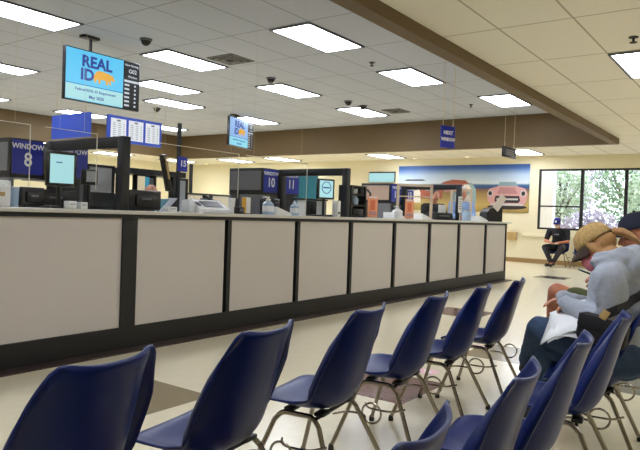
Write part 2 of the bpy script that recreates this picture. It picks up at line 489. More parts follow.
for x, y, l in [(16.5, 5.45, 'ceiling light in the low ceiling beyond the brown header, behind the small black hanging sign'),
                (16.5, 9.62, 'ceiling light in the low ceiling above the left end of the car mural'),
                (16.5, 13.65, 'ceiling light in the low ceiling above the window ten sign box'),
                (16.5, 15.8, 'ceiling light in the low ceiling left of the window ten sign box'),
                (15.9, 18.2, 'ceiling light in the low ceiling behind the black pole'),
                (13.2, 18.4, 'ceiling light in the low ceiling seen between the black frame post and the pole'),
                (9.6, 17.7, 'ceiling light in the low ceiling behind the black frame beside the blue panel')]:
    troffer(x, y, ZL, l, G2)
for x, y, l in [(7.885, 1.2, 'ceiling light in the tan ceiling at the upper right edge')]:
    troffer(x, y, ZL, l, 'fluorescent lights in the tan ceiling')
for x, y in [(2.4, 1.2), (-1.7, 1.2), (5.15, -1.5), (7.885, -2.2), (13.36, 1.2), (13.36, -2.2)]:  # unseen troffers added to give the room more light
    troffer(x, y, ZL, 'ceiling light added to the tan ceiling outside the photo', 'fluorescent lights in the tan ceiling')
for x, y in [(1.53, 5.24), (1.53, 11.36), (-1.9, 7.94), (4.28, 14.3)]:
    troffer(x, y, ZT, 'ceiling light of the raised ceiling outside the photo', G1)

# wall washers near the far wall
def downlight(y, x, label, first=[None]):
    t = thing('downlight', label, 'downlight', (x, y, ZL), 0, 'downlights above the far wall')
    bm = B(); lathe(bm, [(.085, 0), (.085, -.008), (.06, -.012), (.055, -.004)], 20); obj('downlight_trim', bm, M['white'], t)
    bm = B(); lathe(bm, [(.05, -.006), (.045, -.012), (.0, -.014)], 16); obj('lamp_lens', bm, emis('warm_lamp', (255, 220, 160), 6), t)
    l = bpy.data.lights.new('downlight_lamp', 'SPOT'); l.energy = 60; l.color = (1, .78, .48); l.spot_size = math.radians(88); l.spot_blend = .7; l.shadow_soft_size = .05
    lo = bpy.data.objects.new('downlight_lamp', l); COL.objects.link(lo); lo.location = (x, y, ZL - .03); lo.rotation_euler = (0, math.radians(14), 0)
for y, x, l in [(18.2, 17.35, 'downlight washing the bare cream wall behind the black pole'), (9.1, 17.35, 'downlight washing the left part of the car mural'), (7.4, 17.35, 'downlight washing the middle of the car mural')]:
    downlight(y, x, l)

# ceiling domes, sprinklers, vents
def dome(x, y, label, first=[None]):
    t = thing('dome_camera', label, 'security camera', (x, y, ZT), 0, 'dome cameras on the raised ceiling')
    bm = B(); lathe(bm, [(.09, 0), (.09, -.02), (.075, -.03)], 20); obj('mount_ring', bm, M['lightframe'], t)
    bm = B(); lathe(bm, [(.07, -.028)] + [(.07 * math.cos(a), -.03 - .07 * math.sin(a)) for a in [PI / 16 * k for k in range(1, 8)]], 20); obj('dome', bm, M['dome'], t)
for x, y, l in [(5.86, 7.47, 'black dome camera on the ceiling just right of the large hanging screen'),
                (8.70, 7.53, 'black dome camera on the ceiling in the middle, above the central ceiling light'),
                (10.02, 12.28, 'black dome camera on the ceiling above the three sheet notice board'),
                (11.22, 7.52, 'left of the two small dome cameras beside the small far vent'),
                (11.82, 7.52, 'right of the two small dome cameras beside the small far vent')]:
    dome(x, y, l)
def sprinkler(x, y, z, label):
    t = thing('sprinkler', label, 'sprinkler', (x, y, z), 0, 'sprinkler heads')
    bm = B(); lathe(bm, [(.045, 0), (.045, -.008), (.02, -.012)], 16); obj('escutcheon', bm, M['ventdark'], t)
    bm = B(); lathe(bm, [(.012, -.01), (.012, -.05), (.035, -.052), (.035, -.058)], 12); obj('sprinkler_head', bm, M['ventdark'], t)
sprinkler(8.56, 5.31, ZT, 'small dark sprinkler head on the raised ceiling left of the light beside the beam')
sprinkler(12.67, 5.36, ZT, 'small dark sprinkler head on the raised ceiling near the far end of the beam')
sprinkler(6.7, 1.2, ZL, 'dark sprinkler head on the tan ceiling at the upper right')
def vent(x, y, sx, sy, label):
    t = thing('ceiling_vent', label, 'ceiling vent', (x, y, ZT), 0, 'square air vents')
    bm = B()
    for k in range(3):
        f = 1 - k * .3
        for s in (-1, 1):
            box(bm, (0, s * sy * f / 2, -.008 - k * .006), (sx * f, .03, .014)); box(bm, (s * sx * f / 2, 0, -.008 - k * .006), (.03, sy * f, .014))
    obj('louvre', bm, M['vent'], t)
    bm = B(); box(bm, (0, 0, -.003), (sx, sy, .006)); obj('backing', bm, M['ventdark'], t)
vent(7.32, 7.2, .52, .52, 'square grey air vent beside the long ceiling light in the middle left')
vent(12.72, 7.2, .52, .44, 'small dark air vent near the far brown header')

# ------------------------------------------------------------------ service counter
YC, ZC = 4.24, 1.125
xs = [1.0, 2.1, 3.2, 4.35, 5.425, 6.49, 7.58, 8.66, 9.74, 10.92, 12.0]
pos_words = ['out at the left, beyond the photo', 'at the left edge, the largest panel', 'right of the wide black post, under the white printer', 'under the window ten and eleven signs', 'under the tablet showing a ring', 'just right of the second black frame', 'under the right orange leaflet', 'under the black printer with a white sheet', 'last but one before the free end', 'at the free end on the right']
for i in range(len(xs) - 1):
    a, b = xs[i], xs[i + 1]; c = (a + b) / 2; w = b - a
    t = thing('counter_section', 'pale grey panelled counter section ' + pos_words[i], 'counter', (c, YC, 0), 0, 'counter sections in the long service counter')
    pw = .05 if i != 2 else .1
    part('front_panel', M['laminate'], t, [((0, .03, .622), (w - .05, .02, .88))])
    part('post', M['plinth'], t, [((-w / 2 + pw / 2, .025, .622), (pw, .05, .88))])
    if i == 1: part('post', M['plinth'], t, [((w / 2 - .02, .025, .622), (.04, .05, .88))])
    if i == 9: part('post', M['plinth'], t, [((w / 2 - .02, .025, .622), (.04, .05, .88))])
    part('plinth', M['plinth'], t, [((0, .03, .091), (w, .06, .182))])
    part('top_rail', M['plinth'], t, [((0, .02, 1.079), (w, .04, .033))])
    bm = B()
    box(bm, (0, .4, .545), (w - .004, .66, 1.09)) 
    obj('carcass', bm, M['ltgrey'], t)
t = thing('worktop', 'long pale grey worktop running over all counter sections', 'worktop', (6.6, YC, 1.095))
bm = B(); box(bm, (0, .36, .015), (11.1, .80, .03), .006); obj('worktop_slab', bm, M['worktop'], t)
o = sbox('trim_5', M['strip'], [((1.0, 4.11, 0), (12.05, 4.24, .012))])

# ------------------------------------------------------------------ station dividers: black frames, sign boxes
YS = 5.45
words = {0: ('eight', 'nine'), 1: ('ten', 'eleven'), 2: ('twelve', 'thirteen')}
for k, x in enumerate((3.255, 6.57, 10.02)):
    t = thing('divider_frame', ['black divider frame at the left between the window eight and nine signs', 'black divider frame in the middle beside the window eleven sign', 'black divider frame at the right in front of the car mural'][k], 'divider frame', (x, 4.35, ZC), 0, 'black divider frames on the counter')
    part('post', M['frameblk'], t, [((0, .04, .305), (.075, .08, .61))], bev=.006)
    part('top_bar', M['frameblk'], t, [((0, .56, .565), (.07, .96, .09))], bev=.006)
    part('back_post', M['frameblk'], t, [((0, 1.08, .05), (.08, .08, 1.12))], bev=.006)
    part('base_rail', M['frameblk'], t, [((0, .35, .012), (.09, .5, .024))])
    part('clear_infill', M['plexi'], t, [((0, .56, .27), (.006, .92, .49))])
def signbox(x0, w, num, label):
    t = thing('window_sign', label, 'sign', (x0, YS, 0), 0, 'numbered window signs')
    part('sign_box', M['frameblk'], t, [((w / 2, .3, 1.555), (w, .60, .35))], bev=.004)
    part('side_panel', M['pinklit'] if num == '12' else M['grey'], t, [((-.004, .3, 1.565), (.008, .54, .25))])  # box twelve: the pinkish light on its grey side is put into the colour
    part('sign_face', M['blue'], t, [((w / 2 + .005, -.004, 1.565), (w - .03, .008, .30))])
    text('lettering', 'WINDOW', .066, M['letter'], t, (w / 2 + .005, -.010, 1.66), .0012, sx=.96 if w > .3 else .86)
    text('number', num, .17, M['letter'], t, (w / 2 + .005, -.010, 1.54), .003, sx=.9)
    return t
def support(t, x, w, d, h=1.375):
    return part('support_panel', M['ltgrey'], t, [((x, d, h / 2), (w, .05, h))])
def support_side(t, h=1.38):
    part('support_panel', M['grey'], t, [((.02, .2, h / 2), (.04, .40, h))])
    part('support_panel', M['grey'], t, [((.16, .58, h / 2), (.3, .04, h))])
for x0, w, num, lab in [(2.86, .31, '8', 'blue window eight sign on a dark box with a grey side'), (6.20, .31, '10', 'blue window ten sign on a dark box with a grey side'), (9.55, .37, '12', 'blue window twelve sign on a dark box, its grey side painted pinkish as if lit')]:
    support_side(signbox(x0, w, num, lab))
for x0, w, num, lab in [(3.29, .34, '9', 'blue window nine sign half hidden behind the black frame and tilted tablet'), (6.60, .37, '11', 'blue window eleven sign left of the teal panel'), (10.06, .34, '13', 'blue window thirteen sign behind the right orange leaflet')]:
    s = signbox(x0, w, num, lab); part('support_panel', M['grey'], s, [((w - .03, .3, .69), (.04, .5, 1.38))])

# beige cubicles behind
def partition(name, x, y, w, h, m, label, rz=0, group='cubicle partitions behind the counter'):
    t = thing(name, label, 'partition', (x, y, 0), rz, group)
    part('fabric_panel', m, t, [((0, 0, h / 2 + .03), (w - .05, .04, h - .1))])
    bm = B()
    for s in (-1, 1): box(bm, (s * (w / 2 - .02), 0, h / 2), (.04, .06, h))
    box(bm, (0, 0, h - .015), (w - .08, .06, .03)); box(bm, (0, 0, .03), (w - .08, .06, .06))
    obj('partition_frame', bm, M['frameblk'], t)
    return t
partition('desk_screen', 4.04, 5.85, .85, 1.30, M['frameblk'], 'low black desk screen behind the left black frame post', 0, 'cubicle partitions behind the counter')
for i, (x, l) in enumerate([(8.25, 'beige low cubicle partition right of the black pole'), (9.15, 'beige low cubicle partition behind the white printer'), (10.05, 'beige low cubicle partition left of the window ten box')]):
    partition('partition', x, 9.0, .88, 1.47, M['beige'], l)
# back workstations behind window nine
for i, (x, w, h, m, l) in enumerate([(4.66, .40, 1.66, M['ltgrey'], 'narrow grey partition seen through the left black frame'), (4.32, .40, 1.40, M['frameblk'], 'low dark partition behind the left tilted tablet'), (5.34, .34, 1.58, M['ltgrey'], 'pale grey partition behind the bald clerk'), (5.92, .30, 1.58, M['ltgrey'], 'narrow pale partition just left of the black pole')]):
    partition('partition', x, 6.75, w, h, m, l)
t = thing('overhead_shelf', 'dark overhead shelf behind the bald clerk', 'shelf', (5.37, 6.6, 0))
part('shelf_board', M['frameblk'], t, [((0, .1, 1.61), (.95, .36, .07))])
part('upright', M['frameblk'], t, [((-.44, .1, .82), (.08, .1, 1.64))]); part('upright', M['frameblk'], t, [((.30, -.03, .82), (.06, .06, 1.64))]); part('upright', M['frameblk'], t, [((-.12, .1, .79), (.16, .1, 1.58))])
part('shelf_lamp', M['white'], t, [((.05, .0, 1.60), (.30, .1, .04))])
t = thing('photo_monitor', 'small bright picture screen left of the bald clerk', 'monitor', (5.13, 6.52, 0))
part('screen_bezel', M['black'], t, [((0, 0, 1.455), (.19, .03, .22))]); part('screen', M['scr_photo'], t, [((-.035, -.017, 1.455), (.11, .004, .19))]); part('screen', M['scr_photo2'], t, [((.055, -.017, 1.46), (.07, .004, .17))])
part('monitor_stand', M['black'], t, [((0, .03, .68), (.05, .04, 1.36)), ((0, .03, .01), (.25, .25, .02))])
t = thing('inspection_arm', 'slanted dark arm with tan stripe left of the black pole', 'lamp', (5.26, 6.18, 0))
bm = B(); tube(bm, [(.08, 0, .0), (.08, 0, 1.3), (.02, 0, 1.5)], .015); box(bm, (.08, 0, .01), (.25, .25, .02)); obj('arm_stand', bm, M['black'], t)
bm = B(); box(bm, (-.04, 0, 1.60), (.06, .08, .46), .01, Matrix.Rotation(0, 3, 'Y')); o = obj('arm_head', bm, M['black'], t); o.rotation_euler = (0, -.26, 0); o.location = (.40, 0, .06)
bm = B(); box(bm, (-.04, -.045, 1.66), (.022, .01, .28)); o = obj('arm_stripe', bm, M['tan'], t); o.rotation_euler = (0, -.26, 0); o.location = (.40, 0, .06)
t = thing('sign_pole', 'tall black pole carrying the small blue fifteen sign', 'pole', (5.62, 6.42, 0))
bm = B(); box(bm, (0, 0, 1.14), (.04, .04, 2.28)); box(bm, (0, 0, .01), (.35, .35, .02)); obj('pole', bm, M['frameblk'], t)
part('sign_plate', M['blue'], t, [((.04, -.035, 1.745), (.15, .02, .19))]); text('number', '15', .11, M['letter'], t, (.04, -.047, 1.75), .003)
t = thing('corner_post', 'thin black post in front of the cream wall right of the fifteen sign', 'post', (8.30, 9.12, 0)); part('post_shaft', M['frameblk'], t, [((0, 0, 1.01), (.05, .05, 2.02))])
t = thing('wall_clock', 'small round teal picture on the cream wall left of the window ten box', 'wall picture', (17.66, 16.55, 2.2)); bm = B(); lathe(bm, [(.32, -.02), (.32, .02), (.28, .022)], 20)
o = obj('picture_disc', bm, M['m_white'], t); o.rotation_euler = (0, -PI / 2, 0)
bm = B(); box(bm, (-.028, 0, 0), (.008, .3, .4)); obj('picture_print', bm, M['m_aqua'], t)
t = thing('teal_screen', 'teal freestanding panel behind the right half of the second black frame', 'panel', (9.9, 7.6, 0))
part('panel_board', M['teal'], t, [((0, 0, 1.2), (.86, .03, 1.44))]); part('panel_foot', M['blackmetal'], t, [((-.3, 0, .24), (.05, .3, .48)), ((.3, 0, .24), (.05, .3, .48))])

# ------------------------------------------------------------------ clear hanging screens over the counter
for i, (a, b, l) in enumerate([(1.2, 2.49, 'clear hanging acrylic guard in front of the window eight sign'), (2.6, 3.05, 'clear hanging acrylic guard in front of the tilted tablet at window nine'), (3.62, 4.70, 'clear hanging acrylic guard above the white printer'), (4.80, 5.85, 'clear hanging acrylic guard in front of the window ten and eleven signs')]):
    t = thing('sneeze_guard', l, 'acrylic guard', (a, 4.46, 1.28), 0, 'hanging acrylic guards')
    w = b - a; part('acrylic_sheet', M['plexi'], t, [((w / 2, 0, .225), (w, .006, .45))])
    bm = B(); box(bm, (w / 2, 0, .452), (w, .006, .005)); box(bm, (w - .0025, 0, .225), (.005, .006, .45)); obj('edge_strip', bm, M['edge'], t)
    for xx in (.12, w - .12):
        bm = B(); tube(bm, [(xx, 0, .45), (xx, 0, ZT - 1.28)], .0008, 6); obj('hanging_wire', bm, M['wire'], t)

# ------------------------------------------------------------------ hanging screens, boards and signs
def bear(bm):
    pts = [(-.10, -.045), (-.085, -.05), (-.075, -.02), (-.06, -.02), (-.055, -.05), (-.035, -.05), (-.03, -.015), (.02, -.015), (.03, -.05), (.05, -.05), (.05, -.02), (.06, -.02), (.07, -.045), (.085, -.045), (.08, -.005), (.10, -.005), (.125, -.015), (.125, .005), (.11, .025), (.095, .04), (.08, .035), (.06, .045), (.02, .05), (-.03, .055), (-.07, .05), (-.10, .02), (-.11, -.01)]
    prism(bm, pts, .002, Matrix.Rotation(PI / 2, 4, 'X'))
def tv(x, y, z0, rz, W, Hh, label, col, ceil_drop, polex):
    t = thing('hanging_screen', label, 'screen', (x, y, z0), rz, 'hanging queue screens')
    part('screen_housing', M['black'], t, [((0, .035, Hh / 2), (W, .07, Hh))], bev=.006)
    mw_ = W * .75; x0 = -W / 2 + .012
    part('screen', col, t, [((x0 + mw_ / 2, -.002, Hh / 2), (mw_, .004, Hh - .03))])
    part('screen_footer', M['scr_pale'] if col != M['scr_lav'] else M['scr_cyan'], t, [((x0 + mw_ / 2, -.003, Hh * .17), (mw_, .004, Hh * .28))])
    part('queue_column', M['scr_black'], t, [((x0 + mw_ + (W - .024 - mw_) / 2, -.002, Hh / 2), (W - .026 - mw_, .004, Hh - .03))])
    cx = x0 + mw_ * .52
    text('lettering', 'REAL', Hh * .30, M['scr_navy'], t, (cx, -.006, Hh * .775), .008)
    text('lettering', 'ID', Hh * .30, M['scr_navy'], t, (cx - .155 * W / 1.25, -.006, Hh * .52), .008)
    bm = B(); bear(bm); o = obj('bear_emblem', bm, M['scr_orange'], t); o.location = (cx + .11 * W / 1.25, -.006, Hh * .525); o.scale = (1.5, 1, 1.75)
    part('divider_line', M['scr_navy'], t, [((x0 + mw_ / 2, -.005, Hh * .325), (mw_, .003, .007))])
    text('caption', 'Federal REAL ID Requirement', Hh * .072, M['scr_navy'], t, (cx - .01, -.006, Hh * .23), .0006, sx=1.02)
    text('caption', 'May 2020', Hh * .085, M['scr_navy'], t, (cx, -.006, Hh * .11), .0008)
    qx = x0 + mw_ + (W - .024 - mw_) / 2
    text('queue_text', 'Now Serving', Hh * .062, M['scr_white'], t, (qx, -.006, Hh * .91), .0006)
    text('queue_text', 'G02', Hh * .115, M['scr_white'], t, (qx + .02, -.006, Hh * .79), .001)
    text('queue_text', 'Window', Hh * .062, M['scr_white'], t, (qx + .02, -.006, Hh * .68), .0006)
    bm = B()
    box(bm, (qx, -.005, Hh * .585), (.25 * W / 1.25, .003, Hh * .045))
    for k in range(6):
        z = Hh * (.505 - k * .083)
        box(bm, (qx - .075 * W / 1.25, -.005, z), (.085 * W / 1.25, .003, Hh * .036)); box(bm, (qx + .07 * W / 1.25, -.005, z), (.03, .003, Hh * .036))
    obj('queue_rows', bm, M['scr_white'], t)
    top = ZT - z0
    bm = B(); tube(bm, [(polex, .1, Hh - .1), (polex, .1, top)], .022, 10); box(bm, (polex, .08, Hh * .6), (.25, .03, .3)); obj('ceiling_pole', bm, M['black'], t)
    bm = B(); box(bm, (polex - .02, .1, top - .02), (.26, .12, .04), .005); obj('ceiling_plate', bm, M['black'], t)
    return t
tv(5.555, 8.0, 2.62, 0, 1.25, .735, 'large hanging screen reading REAL ID with a yellow bear, at upper left', M['scr_cyan2'], 0, -.17)
tv(11.83, 11.16, 2.78, math.radians(14.5), 1.25, .72, 'small distant hanging screen reading REAL ID in the middle', M['scr_lav'], 0, -.2)

t = thing('notice_board', 'blue framed hanging board with three white notice sheets', 'notice board', (7.29, 9.5, 2.31), 0)
part('board_frame', M['blue2'], t, [((0, .03, .225), (1.17, .06, .46))])
for k in range(3):
    s = part('notice_sheet', M['paper'], t, [((-.375 + .375 * k, -.002, .225), (.32, .004, .36))])
    bm = B()
    box(bm, (-.375 + .375 * k, -.006, .37), (.07, .003, .03))
    for q in range(8):
        for xx in (-.09, .02, .11): box(bm, (-.375 + .375 * k + xx, -.006, .32 - q * .034), (.06 if xx != .11 else .03, .002, .008))
    obj('printed_lines', bm, M['grey'], s)
for xx in (-.45, .45):
    bm = B(); tube(bm, [(xx, .03, .45), (xx, .03, ZT - 2.31)], .004, 6); obj('hanging_rod', bm, M['wire'], t)
t = thing('hanging_sign', 'plain bright blue hanging board at left above the black frame', 'sign', (7.0, 11.1, 2.45), 0)
part('panel_board', M['blue2'], t, [((0, 0, .23), (.05, 1.25, .46))])
for yy in (-.5, .5):
    bm = B(); tube(bm, [(0, yy, .46), (0, yy, ZT - 2.45)], .004, 6); obj('hanging_rod', bm, M['wire'], t)

def hung_sign(x, y, z0, rz, W, Hh, label):
    t = thing('hanging_sign', label, 'sign', (x, y, z0), rz, None)
    for s in (-1, 1):
        bm = B(); tube(bm, [(s * W * .36, 0, Hh), (s * W * .36, 0, Hh + .07)], .006, 6); tube(bm, [(s * W * .36, 0, Hh + .07), (s * W * .40, 0, ZT - z0)], .0035, 6); obj('hanging_wire', bm, M['wire'], t)
    return t
t = hung_sign(8.835, 4.09, 2.22, math.radians(-20.3), .29, .33, 'dark blue hanging sign with two white text lines on thin wires')
part('sign_plate', M['blue'], t, [((0, 0, .165), (.29, .02, .33))], bev=.003)
text('lettering', 'NEXT', .075, M['letter'], t, (0, -.012, .225), .003); text('lettering', 'WINDOW', .07, M['letter'], t, (0, -.012, .125), .003, sx=.88)
t = hung_sign(10.79, 3.83, 2.25, math.radians(-2), .58, .17, 'small black framed hanging sign on two pale cords near the beam end')
part('sign_frame', M['black'], t, [((0, 0, .085), (.58, .03, .18))], bev=.003)
part('sign_sheet', M['grey'], t, [((0, -.017, .085), (.44, .004, .11))])
bm = B()
for k in range(3): box(bm, (0, -.021, .12 - k * .035), (.34, .002, .014))
obj('printed_lines', bm, M['ltgrey'], t)

# ------------------------------------------------------------------ mural of classic cars
t = thing('mural', 'wide printed beach mural of a pink convertible and other old cars on the far wall', 'mural', (17.695, 7.735, 1.39))
bm = B(); box(bm, (-.012, 0, .685), (.024, 4.15, 1.37)); obj('mural_board', bm, M['mural'], t)
LAY = [0]
def flat(name, poly, m, parent=t):
    """poly in (Y, Z) as seen on the wall"""
    LAY[0] += 1; x = -.0245 - LAY[0] * .00035
    bm = B(); vs = [bm.verts.new((x, yy - 7.735, zz - 1.39)) for yy, zz in poly]; vs2 = [bm.verts.new((x - .0003, yy - 7.735, zz - 1.39)) for yy, zz in poly]
    n = len(poly); bm.faces.new(vs); bm.faces.new(vs2[::-1])
    for i in range(n): bm.faces.new((vs[i], vs2[i], vs2[(i + 1) % n], vs[(i + 1) % n]))
    return obj(name, bm, m, parent)
def ell(cy, cz, ry, rz, n=18): return [(cy + ry * math.cos(2 * PI * k / n), cz + rz * math.sin(2 * PI * k / n)) for k in range(n)]
# big pink convertible, front view (seen at Y 5.75 .. 7.1)
flat('car_shadow', ell(6.284, 1.54, .58, .07), M['m_dark'])
flat('car_windscreen', [(6.572, 2.12), (6.508, 2.26), (6.044, 2.26), (5.964, 2.12)], M['m_aqua'])
flat('car_body', [(6.844, 1.72), (6.876, 1.92), (6.812, 2.06), (6.684, 2.10), (6.524, 2.14), (6.044, 2.14), (5.868, 2.10), (5.756, 2.06), (5.700, 1.92), (5.724, 1.72), (5.820, 1.58), (6.748, 1.58)], M['m_pink'])
flat('car_bonnet', [(6.588, 1.92), (6.492, 2.10), (6.068, 2.10), (5.972, 1.92)], M['m_pinkdk'])
flat('car_grille', [(6.652, 1.72), (6.620, 1.86), (5.932, 1.86), (5.900, 1.72), (5.964, 1.66), (6.588, 1.66)], M['m_dark'])
flat('grille_bar', [(6.588, 1.74), (6.588, 1.79), (5.964, 1.79), (5.964, 1.74)], M['m_chrome'])
for yy in (6.780, 5.82):
    flat('headlamp', ell(yy, 1.93, .085, .095), M['m_chrome']); flat('headlamp', ell(yy, 1.93, .055, .065), M['m_dark'])
flat('car_bumper', [(6.748, 1.58), (6.748, 1.64), (5.820, 1.64), (5.820, 1.58)], M['m_chrome'])
# pale green and white sedan left of it
flat('car_body', [(7.95, 1.62), (8.0, 2.0), (7.86, 2.22), (7.36, 2.24), (7.22, 2.04), (7.2, 1.62)], M['m_aqua'])
flat('car_windscreen', [(7.84, 2.04), (7.78, 2.18), (7.44, 2.18), (7.36, 2.04)], M['m_white'])
flat('car_grille', [(7.86, 1.72), (7.86, 1.88), (7.32, 1.88), (7.32, 1.72)], M['m_chrome'])
# red coupe behind, with a beach hut roof
flat('hut_roof', [(8.35, 2.20), (8.25, 2.26), (7.95, 2.33), (7.55, 2.30), (7.42, 2.20)], M['m_red'])
flat('hut_wall', [(8.22, 1.95), (8.22, 2.20), (7.6, 2.20), (7.6, 1.95)], M['m_pinkdk'])
flat('car_body', [(9.1, 1.75), (9.12, 1.98), (8.9, 2.12), (8.45, 2.14), (8.28, 1.98), (8.28, 1.75)], M['m_red'])
flat('car_windscreen', [(8.86, 1.99), (8.8, 2.09), (8.52, 2.09), (8.46, 1.99)], M['m_aqua'])
flat('car_body', [(9.75, 1.62), (9.78, 1.95), (9.62, 2.05), (9.5, 2.2), (9.2, 2.2), (9.02, 1.95), (9.0, 1.62)], M['m_white'])
flat('car_windscreen', [(9.6, 2.04), (9.48, 2.16), (9.24, 2.16), (9.14, 2.0)], M['m_dark'])
flat('hut_roof', [(9.6, 2.3), (9.5, 2.34), (8.95, 2.34), (8.85, 2.3)], M['m_dark'])
t = thing('leaflet_box', 'tan wall box near the free end of the counter', 'box', (17.7, 6.07, .62)); part('box_shell', M['tan'], t, [((-.09, 0, .11), (.16, .24, .22))], bev=.01); part('box_lip', M['tan'], t, [((-.16, 0, .16), (.03, .24, .03))])

# ------------------------------------------------------------------ counter equipment
def monitor_back(x, y, w, h, rz, label, z=ZC, mk='black'):
    t = thing('monitor', label, 'monitor', (x, y, z), rz, 'monitors on the counter')
    part('monitor_back', M[mk], t, [((0, 0, h / 2 + .012), (w, .035, h)), ((0, -.025, h / 2 + .01), (w * .6, .03, h * .6))], bev=.008)
    part('monitor_logo', M['grey'], t, [((0, -.042, h * .62), (w * .3, .004, .016))])
    part('monitor_foot', M[mk], t, [((0, .06, .006), (w * .6, .16, .012)), ((0, .03, .06), (.06, .03, .11))])
    return t
monitor_back(2.56, 4.55, .20, .14, .1, 'black monitor seen from behind under the window eight sign')
monitor_back(3.60, 4.55, .34, .17, -.05, 'wide black monitor in front of the bald clerk')
monitor_back(6.62, 4.88, .42, .18, 0, 'low dark monitor under the tall tablet in the second station')
monitor_back(2.96, 4.92, .40, .14, 0, 'dark low monitor under the left tilted tablet')
t = thing('white_dispenser', 'white box with a tan stripe at the left end of the counter', 'dispenser', (2.31, 4.55, ZC)); part('dispenser_body', M['white'], t, [((0, 0, .095), (.13, .12, .19))], bev=.015); part('tan_stripe', M['tan'], t, [((-.02, -.062, .09), (.07, .006, .03))]); part('dispenser_spout', M['white'], t, [((.02, -.07, .15), (.05, .04, .03))], bev=.005)
t = thing('plastic_bin', 'small pale blue grey bin beside the white box at left', 'bin', (2.435, 4.56, ZC)); bm = B(); lathe(bm, [(.028, 0), (.034, .14), (.031, .14), (.027, .01)], 14); obj('bin_body', bm, M['bluebottle'], t); bm = B(); lathe(bm, [(.036, .138), (.036, .146), (.02, .15)], 14); obj('bin_lid', bm, M['ltgrey'], t)
def tablet(x, y, w, h, z0, rz, label, col, kind):
    t = thing('tablet_display', label, 'tablet', (x, y, ZC), rz, 'customer tablets on stands')
    part('tablet_case', M['black'], t, [((0, 0, z0 - ZC + h / 2), (w, .03, h))], bev=.008)
    part('screen', col, t, [((0, -.016, z0 - ZC + h / 2), (w * .78, .004, h * .82))])
    if kind == 'ring':
        bm = B(); R = w * .26; c = z0 - ZC + h * .57
        tube(bm, [(R * math.cos(a), -.019, c + R * math.sin(a)) for a in [2 * PI * k / 24 for k in range(24)]], .005, 6, True); box(bm, (0, -.019, c), (R * 1.5, .003, .016)); obj('screen_ring', bm, M['scr_navy'], t)
    else:
        part('screen_text', M['scr_navy'], t, [((-w * .1, -.0185, z0 - ZC + h * .68), (w * .2, .002, .008))])
    bm = B(); tube(bm, [(0, .03, 0.02), (0, .03, z0 - ZC + h * .4)], .018, 10); box(bm, (0, .05, .01), (.2, .18, .02), .004); box(bm, (0, .025, z0 - ZC + h * .4), (.08, .03, .08)); obj('tablet_stand', bm, M['black'], t)
tablet(2.765, 4.5, .24, .27, 1.295, -.12, 'cyan lit tablet on a stand in front of the window nine sign', M['scr_pale'], 'text')
tablet(6.285, 4.5, .27, .25, 1.335, -.25, 'cyan lit tablet showing a ring, in front of the teal panel', M['scr_pale'], 'ring')
t = thing('camera_head', 'dark tilted photo camera head on a stand right of the left tablet', 'camera', (3.16, 4.72, ZC), -.35); bm = B(); box(bm, (0, 0, .27), (.13, .05, .13), .01, Matrix.Rotation(.0, 3, 'X')); obj('camera_body', bm, M['black'], t); part('camera_window', M['ltgrey'], t, [((.01, -.027, .275), (.08, .005, .09))]); bm = B(); tube(bm, [(0, 0.02, .01), (0, .02, .22)], .014); box(bm, (0, .02, .006), (.14, .12, .012)); obj('camera_stand', bm, M['black'], t)
for x, y, w, h, l in [(2.80, 4.42, .07, .06, 'small white card box under the left tablet'), (2.90, 4.42, .06, .055, 'tiny white card box between the left tablet and frame post'), (3.79, 4.42, .10, .045, 'small white box right of the wide black monitor')]:
    t = thing('card_box', l, 'box', (x, y, ZC)); part('box_body', M['white'], t, [((0, 0, h / 2), (w, .07, h))], bev=.004); part('box_slot', M['ltgrey'], t, [((0, -.036, h * .6), (w * .6, .003, .008))])
t = thing('signature_pad', 'dark teal tilted pad left of the white printer', 'signature pad', (3.92, 4.62, ZC)); bm = B(); prism(bm, [(-.07, 0), (.07, 0), (.07, .13)], .14, Matrix.Translation((0, .07, 0)) @ Matrix.Rotation(PI / 2, 4, 'X')); obj('pad_body', bm, M['black'], t)
bm = B(); box(bm, (-.01, 0, .072), (.16, .12, .006), 0, Matrix.Rotation(0, 3, 'Y')); o = obj('pad_screen', bm, M['teal'], t); o.rotation_euler = (0, -.75, 0); o.location = (-.03, 0, .015)
def bottle(x, y, r, h, m, label, pump=False):
    t = thing('sanitizer_bottle', label, 'bottle', (x, y, ZC), 0, 'bottles on the counter')
    bm = B(); lathe(bm, [(r * .95, 0), (r, .01), (r, h * .62), (r * .55, h * .74), (r * .35, h * .78), (r * .35, h * .8)], 16); obj('bottle_body', bm, m, t)
    bm = B(); lathe(bm, [(r * .42, h * .8), (r * .42, h * .88), (r * .15, h * .9), (r * .15, h)], 12, (0, 0, 0))
    if pump: box(bm, (-r * .5, 0, h * .98), (r * 1.4, r * .4, h * .06))
    obj('bottle_cap', bm, M['white'], t)
    bm = B(); lathe(bm, [(r * 1.01, h * .18), (r * 1.01, h * .5)], 16); obj('bottle_label', bm, M['paper'], t)
bottle(4.06, 4.44, .03, .15, M['white'], 'small white bottle at the left end of the white printer')
bottle(5.13, 4.42, .06, .19, M['bluebottle'], 'pale blue pump bottle under the window ten sign', True)
bottle(5.62, 4.45, .05, .17, M['bluebottle'], 'pale bottle under the window eleven sign')
bottle(8.00, 4.44, .075, .18, M['white'], 'white pump bottle under the window twelve sign', True)
t = thing('printer', 'white desktop printer with a dark slanted top on the counter', 'printer', (4.30, 4.50, ZC))
bm = B(); prism(bm, [(-.14, 0), (.12, 0), (.12, .115), (.03, .125), (-.14, .035)], .40, Matrix.Translation((-.2, 0, 0)) @ Matrix.Rotation(PI / 2, 4, 'Z') @ Matrix.Rotation(PI / 2, 4, 'X') @ Matrix.Translation((0, 0, 0))); o = obj('printer_body', bm, M['white'], t); o.rotation_euler = (0, 0, 0)
